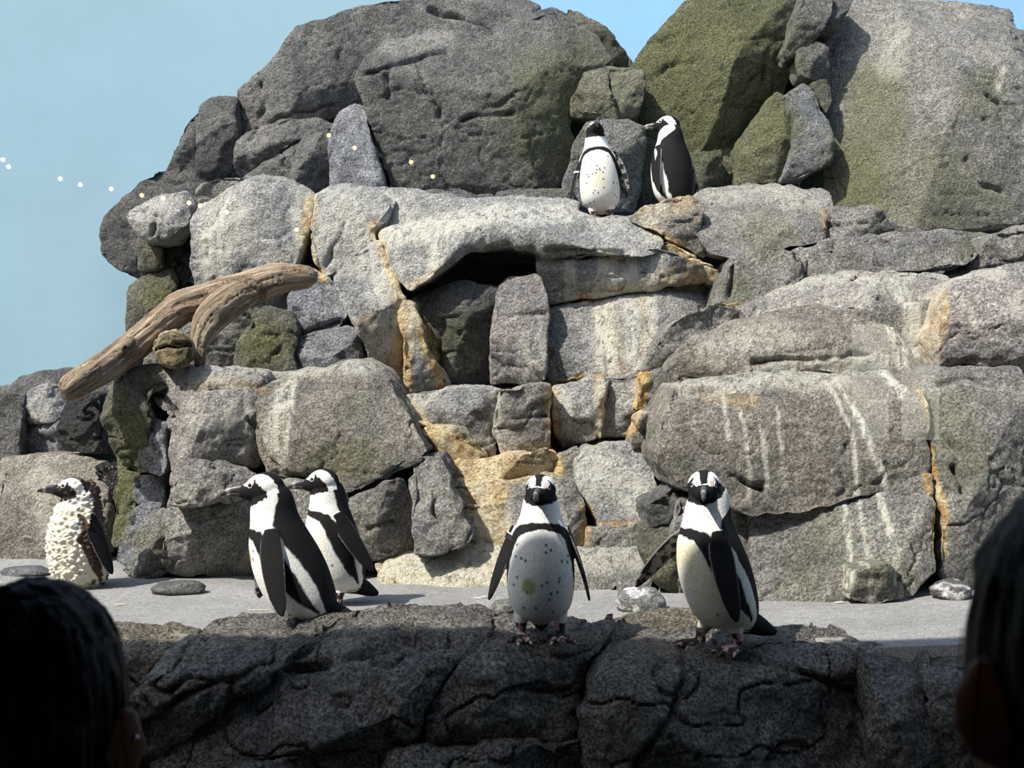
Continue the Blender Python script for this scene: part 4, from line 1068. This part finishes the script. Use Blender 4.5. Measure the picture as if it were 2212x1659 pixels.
    neckb = sstep(-soft, soft, degr - nb)
    back = np.where(zr > .425, neckb, np.maximum(back, 0))
    tor_b = np.maximum(back, np.where(zr < .425, bandm, 0))
    col = black_white(tor_b, WHITE, BLACK)
    # belly cream tone and spots
    if cream > 0:
        cw = (1 - tor_b) * np.clip(cream * (.5 + fbm(q * 9, 3, seed + 5)), 0, 1) * sstep(.41, .35, z0)
        col = col * (1 - cw[:, None]) + np.array([.72, .66, .47]) * cw[:, None]
    for k in range(spots):
        sz, sa = rg.uniform(.10, .37), rg.uniform(-62, 62)
        sgn = np.degrees(np.arctan2(q[:, 1], q[:, 0] - cxi))
        d2 = ((z0 - sz) / 1.25) ** 2 + (np.radians(sgn - sa) * .1) ** 2
        m_ = (sstep(.0055, .003, np.sqrt(d2)) * .85 * (pid == 0))[:, None]
        col = col * (1 - m_) + BLACK * m_
    if green is not None:
        for gz, ga, gr in green:
            sgn = np.degrees(np.arctan2(q[:, 1], q[:, 0] - cxi))
            d2 = np.sqrt(((z0 - gz) / 1.2) ** 2 + (np.radians(sgn - ga) * .1) ** 2) + .008 * fbm(q * 60, 3, 5)
            m_ = (sstep(gr, gr * .4, d2) * .75 * (1 - tor_b))[:, None]
            col = col * (1 - m_) + np.array([.26, .32, .035]) * m_
    # head
    hq = (v - hc) @ RH
    hn = hq / HR
    hn = hn + .05 * np.stack([fbm(hq * 110 + k, 2, seed + k) for k in range(3)], 1)
    f_, l_, u_ = hn[:, 0], np.abs(hn[:, 1]), hn[:, 2]
    fb2 = np.interp(u_, [-1.25, -1.0, -.6, -.1, .2, .45, .75, .85], [.1, -.32, -.36, -.20, .05, .28, .40, .62])
    mask = (f_ > fb2) & (u_ < np.interp(f_, [-.3, .25, .38, .48, .62, .9, 1.2], [.3, .35, .72, .30, .20, .22, .5])) & (u_ > -1.25)
    nape = f_ < np.interp(u_, [-1.4, -1.2, -.5, .28, .96], [-.98, -.95, -.88, -.68, -.28])
    crown = (l_ < np.interp(f_, [-1, -.3, .3, .9, 1.1], [.9, .55, .26, .2, .3])) & (u_ > .35) & (f_ < 1.15)
    tipf = f_ > 1.12
    hb = (mask | nape | crown | tipf).astype(float)
    hcol = black_white(hb, WHITE, BLACK)
    pk = (1 - hb) * (f_ > .52) * (u_ > .12) * (u_ < .55) * (l_ > .3) * .4
    hcol = hcol * (1 - pk[:, None]) + PINK * pk[:, None]
    inhead = (pid == 1) | ((u_ > -1.15) & (np.linalg.norm(hn * np.array([1, 1, .9]), axis=1) < 1.22))
    col[inhead] = hcol[inhead]
    # flippers
    for k, (side, A, base, Lf) in enumerate(FLP):
        sel = pid == 3 + k
        fq = (q[sel] - base) @ A
        s_ = -fq[:, 2] / Lf
        outer = fq[:, 1] * side + .03 * s_ ** 2 > -.001
        edge = np.abs(fq[:, 0] + .03 * s_ ** 2) / np.interp(s_, [0, .12, .3, .55, .8, .94, 1], [.026, .035, .041, .038, .029, .017, .005])
        nn_ = fbm(q[sel] * 55, 3, seed + 20)
        under = np.clip(sstep(.0, .25, nn_ + .10), 0, 1)[:, None]
        cc = np.where(outer[:, None], BLACK, BLACK * 2 * (1 - under) + np.array([.26, .25, .235]) * under)
        ed = (sstep(.86, .98, edge) * .55 * (s_ > .1))[:, None]
        col[sel] = cc * (1 - ed) + np.array([.42, .41, .39]) * ed
    col[pid == 2] = BLACK * 1.2
    lg = (pid == 5) & (v[:, 2] < .062)
    ft = (pid == 6) | lg
    nf = sstep(-.05, .22, fbm(v * np.array([55, 55, 40]) + seed, 3, seed + 9))[:, None]
    fcol = np.array([.045, .04, .04]) * (1 - nf) + np.array([.58, .37, .35]) * nf
    col[ft] = fcol[ft]
    if moult:
        nm = fbm(q * 22 + 4, 3, 5)
        body = (pid == 0) | ((pid == 1) & (f_ < .2) & (u_ < .9))
        tuft = np.exp(-(worley(q * np.array([46, 46, 60]), 3) / .5) ** 2)
        dk = (sstep(.15, .45, tor_b + nm * .7) * (degr > 62))[:, None] * body[:, None]
        mc = np.array([.68, .635, .50]) * (1 - dk) + np.array([.085, .055, .04]) * dk
        bare = (sstep(.2, .45, fbm(q * 13 + 8, 3, 12)) * .8)[:, None]
        mc = mc * (1 - bare) + np.array([.55, .55, .55]) * bare
        whitehead = (pid == 1) & (hb < .5)
        sel = (pid == 0) & ~inhead
        col[sel] = mc[sel]
        col[whitehead & (f_ < .3)] = np.array([.8, .77, .64])
        brown = inhead & (hb > .5) & (fbm(q * 60, 3, 8) > .3)
        col[brown] = np.array([.16, .10, .075])
        set_co(me, v); nr = mesh_no(me)
        amp = np.where(sel, .015, np.where(whitehead & (f_ < .2), .006, 0)) * (1 - .5 * bare[:, 0])
        v = v + nr * (tuft * amp)[:, None]
    set_co(me, v); smooth_shade(me)
    set_attr(me, 'Col', np.clip(col, 0, 1))
    root_ = empty('penguin', loc, heading, scale)
    root_.rotation_euler = (roll, 0, heading)
    root_.location.z -= sink
    tag(root_, label, 'penguin')
    link('body', me, M_FEATHER, root_)
    # beak: upper and lower mandible
    up_ = tube([(.066, 0, -.002, .017), (.085, 0, -.001, .0148), (.105, 0, -.003, .0122), (.124, 0, -.007, .0098), (.137, 0, -.013, .0068), (.143, 0, -.021, .0028)], 26, 16)
    lo_ = tube([(.066, 0, -.017, .0135), (.09, 0, -.0145, .0115), (.112, 0, -.0140, .0095), (.128, 0, -.0165, .006), (.135, 0, -.018, .002)], 22, 16)
    bv, bf, _ = merge([up_, lo_])
    bv = np.array(bv); bv[:, 1] *= .72
    bme = bpy.data.meshes.new('beak'); bme.from_pydata([tuple(p) for p in (bv @ RH.T + hc)], [], bf); smooth_shade(bme)
    bcol = np.repeat(np.array([[.045, .042, .042]]), len(bv), 0)
    pb = (np.exp(-((bv[:, 0] - .117) / .006) ** 2) * .8)[:, None]
    bcol = bcol * (1 - pb) + np.array([.34, .29, .28]) * pb
    set_attr(bme, 'Col', bcol)
    link('beak', bme, M_BEAK, root_)
    # eyes
    for sd in (1, -1):
        dirn = np.array([.60, sd * .74, .26])
        pos = dirn * HR; pos[1] *= 1 - .22 * .60; pos[2] *= 1 - .06
        nrm_ = np.array([.35, sd * .92, .18]); nrm_ /= np.linalg.norm(nrm_)
        bm = bmesh.new(); bmesh.ops.create_uvsphere(bm, u_segments=16, v_segments=12, radius=.0068)
        em = bpy.data.meshes.new('eye'); bm.to_mesh(em); bm.free(); smooth_shade(em)
        eo = link('eye', em, M_EYE, root_)
        eo.location = Vector(RH @ (pos - nrm_ * .0005) + hc)
        ring = [(math.cos(a) * .0078, math.sin(a) * .0078, .0022, .0019) for a in np.linspace(0, 2 * np.pi, 25)]
        rv, rf, _ = tube(ring, 36, 8)
        rme = bpy.data.meshes.new('eye_ring'); rme.from_pydata([tuple(p) for p in rv], [], rf); smooth_shade(rme)
        ro = link('eye_ring', rme, M_EYERING, eo)
        ro.rotation_euler = Vector(RH @ nrm_).to_track_quat('Z', 'Y').to_euler()
    # flipper band
    if band is not None:
        k, sb, style = band
        side, A, base, Lf = FLP[k]
        for w0, w1, mt, nm_ in ([(sb, sb + .035, M_BAND, 'flipper_band')] if style == 'white' else [(sb, sb + .012, M_BAND, 'flipper_band'), (sb + .012, sb + .085, M_BANDBLK, 'band_sleeve')]):
            an = np.linspace(0, 2 * np.pi, 28, endpoint=False); bvv = []
            for s1 in (w0, w1):
                wd_ = np.interp(s1, [0, .12, .3, .55], [.026, .035, .041, .038]) + .004
                bvv.append(np.stack([-.03 * s1 ** 2 + wd_ * np.cos(an), .0155 * np.sin(an) - side * .03 * s1 ** 2, np.full(28, -Lf * s1)], 1))
            bvv = pose(np.concatenate(bvv) @ A.T + base)
            bff = [(i, (i + 1) % 28, 28 + (i + 1) % 28, 28 + i) for i in range(28)] + [tuple(range(27, -1, -1)), tuple(range(28, 56))]
            bmm = bpy.data.meshes.new(nm_); bmm.from_pydata([tuple(p) for p in bvv], [], bff)
            link(nm_, bmm, mt, root_)
    return root_

def stand(px, py, Y, zlift=0.0, zstart=.35):
    """standing point on the ground below the given photo column at distance Y"""
    x = (px - CX) * Y / F
    return Vector((x, Y, ground_z(x, Y, zstart) + zlift))

def rad(a): return math.radians(a)
bpy.context.view_layer.update()
# heading: angle of the bird's forward axis; -90 faces the visitors, 180 faces along the wall
penguin('upright penguin with a banded flipper facing the visitors from the kerb', stand(1168, 1380, 4.08), rad(-92), .98, fat=1.14, lean=0.02, head_yaw=rad(-8), head_pitch=rad(-3),
        fl=((25, 2, 8), (23, -3, -28)), feet=((.03, .066, 8), (.03, -.066, -4)), seed=3, band=(1, .10, 'sleeve'), green=[(.2, -20, .03)], spots=24)
penguin('penguin with a green belly stain striding in profile behind the kerb', stand(660, 1350, 4.42), rad(180), 1.13, fat=1.1, lean=rad(20), neck=-.014, head_yaw=rad(2), head_pitch=rad(-2),
        fl=((23, -15, 0), (24, -44, 0)), feet=((.02, .05, 5), (.0, -.05, -5)), seed=5, green=[(.33, 24, .024)], spots=10, tail=1.0, sink=.05)
penguin('penguin with a speckled throat standing on the sand behind the green-stained one', stand(735, 1312, 4.86), rad(208), .98, fat=1.1, lean=rad(9), head_yaw=rad(-22), head_pitch=rad(-4),
        fl=((21, 14, 0), (20, 8, 0)), feet=((.03, .05, 5), (.0, -.05, -5)), seed=8, cream=.6, spots=18)
penguin('penguin twisting its head towards the visitors with flippers hanging, on the kerb', stand(1568, 1390, 4.1), rad(194), 1.08, fat=1.1, lean=rad(13), neck=-.025, head_yaw=rad(66), head_pitch=rad(-4),
        fl=((23, -13, 0), (30, -62, 0)), feet=((.07, -.055, 10), (-.01, .05, 30)), seed=11, cream=.9, spots=4)
penguin('fluffy moulting penguin shedding tufts beside the boulder', stand(172, 1272, 5.28), rad(228), 1.0, lean=0.0, neck=-.01, head_yaw=rad(-30), head_pitch=rad(4),
        fl=((22, 8, 0), (20, 0, 0)), feet=((.02, .05, 8), (.02, -.05, -8)), seed=14, moult=True, fat=1.2, head_off=(.03, 0, -.022), spots=0, sink=.065)
penguin('penguin with a white flipper tag on the high ledge, beak raised', stand(1302, 462, 6.95, zstart=2.4), rad(-96), 1.02, fat=1.12, lean=rad(-4), head_yaw=rad(14), head_pitch=rad(24), roll=rad(5),
        fl=((24, 4, 55), (24, 0, -20)), feet=((.03, .05, 10), (.03, -.05, -10)), seed=17, cream=.8, band=(1, .35, 'white'), spots=26)
penguin('penguin showing its dark back on the high ledge, looking along the wall', stand(1455, 440, 7.0, zstart=2.4), rad(118), 1.06, sink=.03, lean=rad(4), neck=.01, head_yaw=rad(48), head_pitch=rad(2),
        fl=((17, 6, 0), (18, 2, 0)), feet=((.03, .05, 10), (.03, -.05, -10)), seed=20, fat=1.12, spots=0)
#PART3
# ------------------------------------------------------------------ scraps on the sand
M_STRAW = mat_plain('straw', (.62, .58, .36), .8)
M_DOWN = mat_plain('white_down', (.8, .8, .78), .9)
def scrap(name, px, Y, L, ang, mat, label, cat, wd=.004):
    x = (px - CX) * Y / F
    z = ground_z(x, Y) + .003
    c, s = math.cos(ang), math.sin(ang)
    n = 12; V = []
    for i in range(n):
        t = i / (n - 1); w = wd * math.sin(math.pi * min(max(t, .06), .97)) ; b = .15 * L * (t - .5) ** 2
        for sg, h in ((-1, 0), (1, 0), (1, .0015), (-1, .0015)):
            lx, ly = (t - .5) * L, sg * w + b * 3
            V.append((x + lx * c - ly * s, Y + lx * s + ly * c, z + h + .004 * math.sin(3 * t)))
    f = [(i * 4 + k, i * 4 + (k + 1) % 4, (i + 1) * 4 + (k + 1) % 4, (i + 1) * 4 + k) for i in range(n - 1) for k in range(4)] + [(3, 2, 1, 0), tuple((n - 1) * 4 + k for k in range(4))]
    me = bpy.data.meshes.new(name); me.from_pydata(V, [], f)
    return tag(link(name, me, mat), label, cat)
bpy.context.view_layer.update()
scrap('straw', 260, 4.82, .05, .2, M_STRAW, 'yellow straw scrap on the sand below the flat dark stone', 'straw', .005)
scrap('straw', 560, 4.72, .10, -.1, M_STRAW, 'thin pale straw on the sand before the striding penguin', 'straw', .0025)
scrap('feather', 1048, 5.02, .05, .5, M_DOWN, 'small white feather on the sand before the yellow step', 'feather', .005)
scrap('feather', 1030, 4.98, .035, -.3, M_DOWN, 'tiny pale feather lying beside the white one', 'feather', .004)
scrap('feather', 1815, 4.84, .05, .1, M_DOWN, 'white down stuck at the foot of the streaked outcrop', 'feather', .006)

# ------------------------------------------------------------------ visitors
M_SKIN = mat_attr('visitor_skin_and_coat', .6, .3, 120, .2, .003, .1)
def mat_hair():
    t = NT('black_hair')
    co = t.n('ShaderNodeTexCoord').outputs['Object']
    mp = t.n('ShaderNodeMapping'); mp.inputs['Scale'].default_value = (160, 160, 9)
    t.l(co, mp.inputs['Vector'])
    f = t.noise(mp.outputs[0], 1.0, 4, .6)
    c = t.mix(f, (.003, .0028, .0025), (.010, .008, .007))
    t.bsdf(c, .5, .2, t.bump(f, .7, .006))
    return t.m
M_HAIR = mat_hair()
M_STUD = mat_plain('metal_stud', (.8, .8, .85), .15, .5, Metallic=1.0)

def ellipsoid(c, r, R3=None, n=28, m=18):
    th = np.linspace(0, 2 * np.pi, n, endpoint=False); ph = np.linspace(-np.pi / 2 + .03, np.pi / 2 - .03, m)
    T, Pp = np.meshgrid(th, ph)
    V = np.stack([np.cos(Pp) * np.cos(T), np.cos(Pp) * np.sin(T), np.sin(Pp)], -1).reshape(-1, 3) * np.array(r)
    if R3 is not None: V = V @ np.array(R3).T
    V = V + np.array(c)
    f = [(j * n + k, j * n + (k + 1) % n, (j + 1) * n + (k + 1) % n, (j + 1) * n + k) for j in range(m - 1) for k in range(n)]
    f += [tuple(range(n - 1, -1, -1)), tuple((m - 1) * n + k for k in range(n))]
    return list(V), f, [(0, 0, 0)] * len(V)

def person(label, c, floor_z, turn, ear_z, ear_x, coat, skin, hairlen, stud=False, hair_r=(.083, .104, .114), seed=1):
    root_ = empty('person', (c.x, c.y, floor_z), turn)
    hz = c.z - floor_z
    K = lambda x, y, z: np.array([x, y, z + hz])
    hip = hz * .54; sh = hz - .22
    def ring(z, a, b, y=0, n=32):
        an = np.linspace(0, 2 * np.pi, n, endpoint=False)
        return np.stack([a * np.cos(an), y + b * np.sin(an), np.full(n, z)], 1)
    st = [(hip - .06, .10, .09, 0), (hip, .155, .115, 0), (hip + .12, .15, .11, 0), (hip + .28, .165, .115, -.005), (sh - .06, .185, .11, -.015), (sh, .165, .085, -.025), (sh + .05, .09, .065, -.03), (sh + .075, .062, .06, -.03)]
    V = np.concatenate([ring(z, a, b, y) for z, a, b, y in st]); n = 32
    f = [(i * n + k, i * n + (k + 1) % n, (i + 1) * n + (k + 1) % n, (i + 1) * n + k) for i in range(len(st) - 1) for k in range(n)] + [tuple(range(n - 1, -1, -1)), tuple((len(st) - 1) * n + k for k in range(n))]
    P = [(list(V), f, [(0, 0, 0)] * len(V))]
    P.append(tube([(0, -.03, sh + .02, .06), (0, -.022, sh + .09, .054), (0, -.01, hz - .05, .054)], 16, 24))
    P.append(ellipsoid(K(0, 0, 0), (.073, .093, .107)))
    P.append(ellipsoid(K(0, .04, -.07), (.052, .055, .055)))
    P.append(ellipsoid(K(0, .098, -.03), (.013, .016, .022)))
    P.append(ellipsoid(K(0, .085, -.068), (.024, .012, .010)))
    for s in (-1, 1):
        P.append(ellipsoid(K(s * ear_x, -.005, ear_z), (.010, .021, .034), rot('Z', s * -.5) @ rot('X', .2)))
        P.append(ellipsoid(K(s * (ear_x - .004), .0, ear_z - .026), (.009, .012, .013)))
        P.append(tube([(s * .165, -.02, sh - .03, .052), (s * .205, -.02, sh - .17, .045), (s * .215, .0, sh - .30, .038), (s * .19, .07, sh - .40, .033), (s * .16, .14, sh - .44, .026)], 30, 18))
        P.append(ellipsoid((s * .155, .165, sh - .45), (.024, .04, .018)))
        for q in range(4):
            P.append(tube([(s * (.138 + .012 * q), .19, sh - .452, .0095), (s * (.136 + .012 * q), .225, sh - .46, .0085), (s * (.136 + .012 * q), .24, sh - .48, .007)], 10, 8))
        P.append(tube([(s * .132, .16, sh - .445, .010), (s * .122, .19, sh - .445, .009), (s * .122, .21, sh - .455, .007)], 10, 8))
        P.append(tube([(s * .085, 0, hip, .088), (s * .09, .01, hip * .62, .066), (s * .092, .0, hip * .5, .055), (s * .094, -.01, hip * .3, .052), (s * .095, -.01, .06, .038), (s * .095, -.005, .02, .035)], 36, 20))
        P.append(ellipsoid((s * .098, .05, .032), (.042, .125, .034)))
    Vv, Ff, _ = merge(P)
    me = remesh(Vv, Ff, .007)
    v = laplace(mesh_co(me), edges_of(me), 3); v[:, 2] = np.maximum(v[:, 2], 0)
    set_co(me, v); smooth_shade(me)
    zc = sh + .055
    col = np.where((v[:, 2] > zc)[:, None], np.array(skin), np.array(coat))
    hand = (np.abs(v[:, 0]) > .10) & (v[:, 1] > .125) & (v[:, 2] > sh - .55) & (v[:, 2] < sh - .38)
    col[hand] = skin
    col[v[:, 2] < hip - .04] = np.array([.02, .022, .03])
    col[v[:, 2] < .07] = np.array([.03, .03, .03])
    set_attr(me, 'Col', col)
    link('body', me, M_SKIN, root_)
    # hair: cap plus fall down the nape
    Hh = [ellipsoid(K(0, -.016, .012), hair_r)]
    Hh.append(tube([(0, -.05, hz + .0, .078), (0, -.07, hz - .07, .070), (0, -.075, hz - hairlen * .6, .066), (0, -.08, hz - hairlen, .05), (0, -.08, hz - hairlen - .03, .03)], 36, 30))
    Vh, Fh, _ = merge(Hh)
    hm = remesh(Vh, Fh, .004)
    hv = laplace(mesh_co(hm), edges_of(hm), 6)
    set_co(hm, hv); nr = mesh_no(hm)
    hv = hv + nr * (.004 * fbm(hv * np.array([50, 50, 7]), 3, seed) + .0025 * fbm(hv * np.array([160, 160, 10]), 2, seed + 2))[:, None]
    loc = hv - K(0, 0, 0)
    face = sstep(.02, .06, loc[:, 1]) * sstep(.075, .03, loc[:, 2])
    hv[:, 1] -= face * .035
    set_co(hm, hv); smooth_shade(hm)
    link('hair', hm, M_HAIR, root_)
    rg = np.random.default_rng(seed)
    SV, SF = [], []
    for k in range(150):
        a = rg.uniform(0, 2 * np.pi); e = rg.uniform(.0, 1.3)
        d = np.array([math.cos(e) * math.cos(a), math.cos(e) * math.sin(a), math.sin(e)])
        p0 = K(0, -.016, .012) + d * np.array(hair_r)
        if p0[1] > .05: continue
        L = rg.uniform(.05, .14); o_ = rg.uniform(.006, .022)
        p1 = p0 + d * o_ + np.array([0, -.01, -L * .45]); p2 = p0 + d * o_ * .9 + np.array([0, -.012, -L]) + rg.normal(0, .006, 3)
        vv, ff, _ = tube([(*p0, .0005), (*p1, .00045), (*p2, .0002)], 10, 4)
        o0 = len(SV); SV += vv; SF += [tuple(i + o0 for i in q) for q in ff]
    sm_ = bpy.data.meshes.new('loose_hair'); sm_.from_pydata([tuple(p) for p in SV], [], SF)
    tag(link('loose_hair', sm_, M_HAIR, root_), kind='stuff')
    if stud:
        bm = bmesh.new(); bmesh.ops.create_icosphere(bm, subdivisions=2, radius=.0035)
        sme = bpy.data.meshes.new('ear_stud'); bm.to_mesh(sme); bm.free(); smooth_shade(sme)
        so = link('ear_stud', sme, M_STUD, root_); so.location = Vector(K(ear_x + .010, -.012, ear_z + .004))
    return tag(root_, label, 'person')

person('person with straight black hair and an ear stud seen from behind the glass', at(84, 1540, 1.10), -.75, rad(-4), -.022, .085, (.02, .021, .026), (.42, .25, .18), .20, stud=True, seed=4)
person('person with dark hair tucked behind a shadowed ear watching the penguins', at(2362, 1450, .76), -.75, rad(8), -.018, .079, (.018, .018, .02), (.36, .17, .12), .24, hair_r=(.079, .106, .116), seed=9)

# ------------------------------------------------------------------ small bulbs in the hall, mirrored in the glass
def mat_bulb():
    t = NT('warm_bulb')
    em = t.n('ShaderNodeEmission'); em.inputs[0].default_value = (1.0, .55, .25, 1); em.inputs[1].default_value = 30
    t.l(em.outputs[0], t.out.inputs['Surface'])
    return t.m
M_BULB = mat_bulb()
M_CORD = mat_plain('lamp_cord', (.01, .01, .01), .6)
bm = bmesh.new(); bmesh.ops.create_icosphere(bm, subdivisions=2, radius=.013)
BULB_ME = bpy.data.meshes.new('bulb'); bm.to_mesh(BULB_ME); bm.free(); smooth_shade(BULB_ME); BULB_ME.materials.append(M_BULB)
for px, py in [(6, 345), (18, 360), (130, 386), (173, 399), (240, 408), (306, 422), (352, 428), (408, 438), (432, 444), (490, 458), (640, 496), (710, 292), (766, 319), (888, 350), (935, 381)]:
    q = at(px, py, 6.8)
    lo = empty('pendant_bulb_offscreen', (q.x, 4.8 - 6.8, q.z))
    tag(lo, 'tiny warm bulb hanging in the visitors hall, seen mirrored in the glass', 'lamp', 'small bulbs hanging in the hall')
    b_ = link('bulb_offscreen', BULB_ME, None, lo)
    cm = bpy.data.meshes.new('cord'); cv, cf, _ = tube([(0, 0, .008, .002), (0, 0, (3.46 - q.z) * .5, .002), (0, 0, 3.465 - q.z, .002)], 4, 6)
    cm.from_pydata([tuple(p) for p in cv], [], cf)
    link('cord', cm, M_CORD, lo)
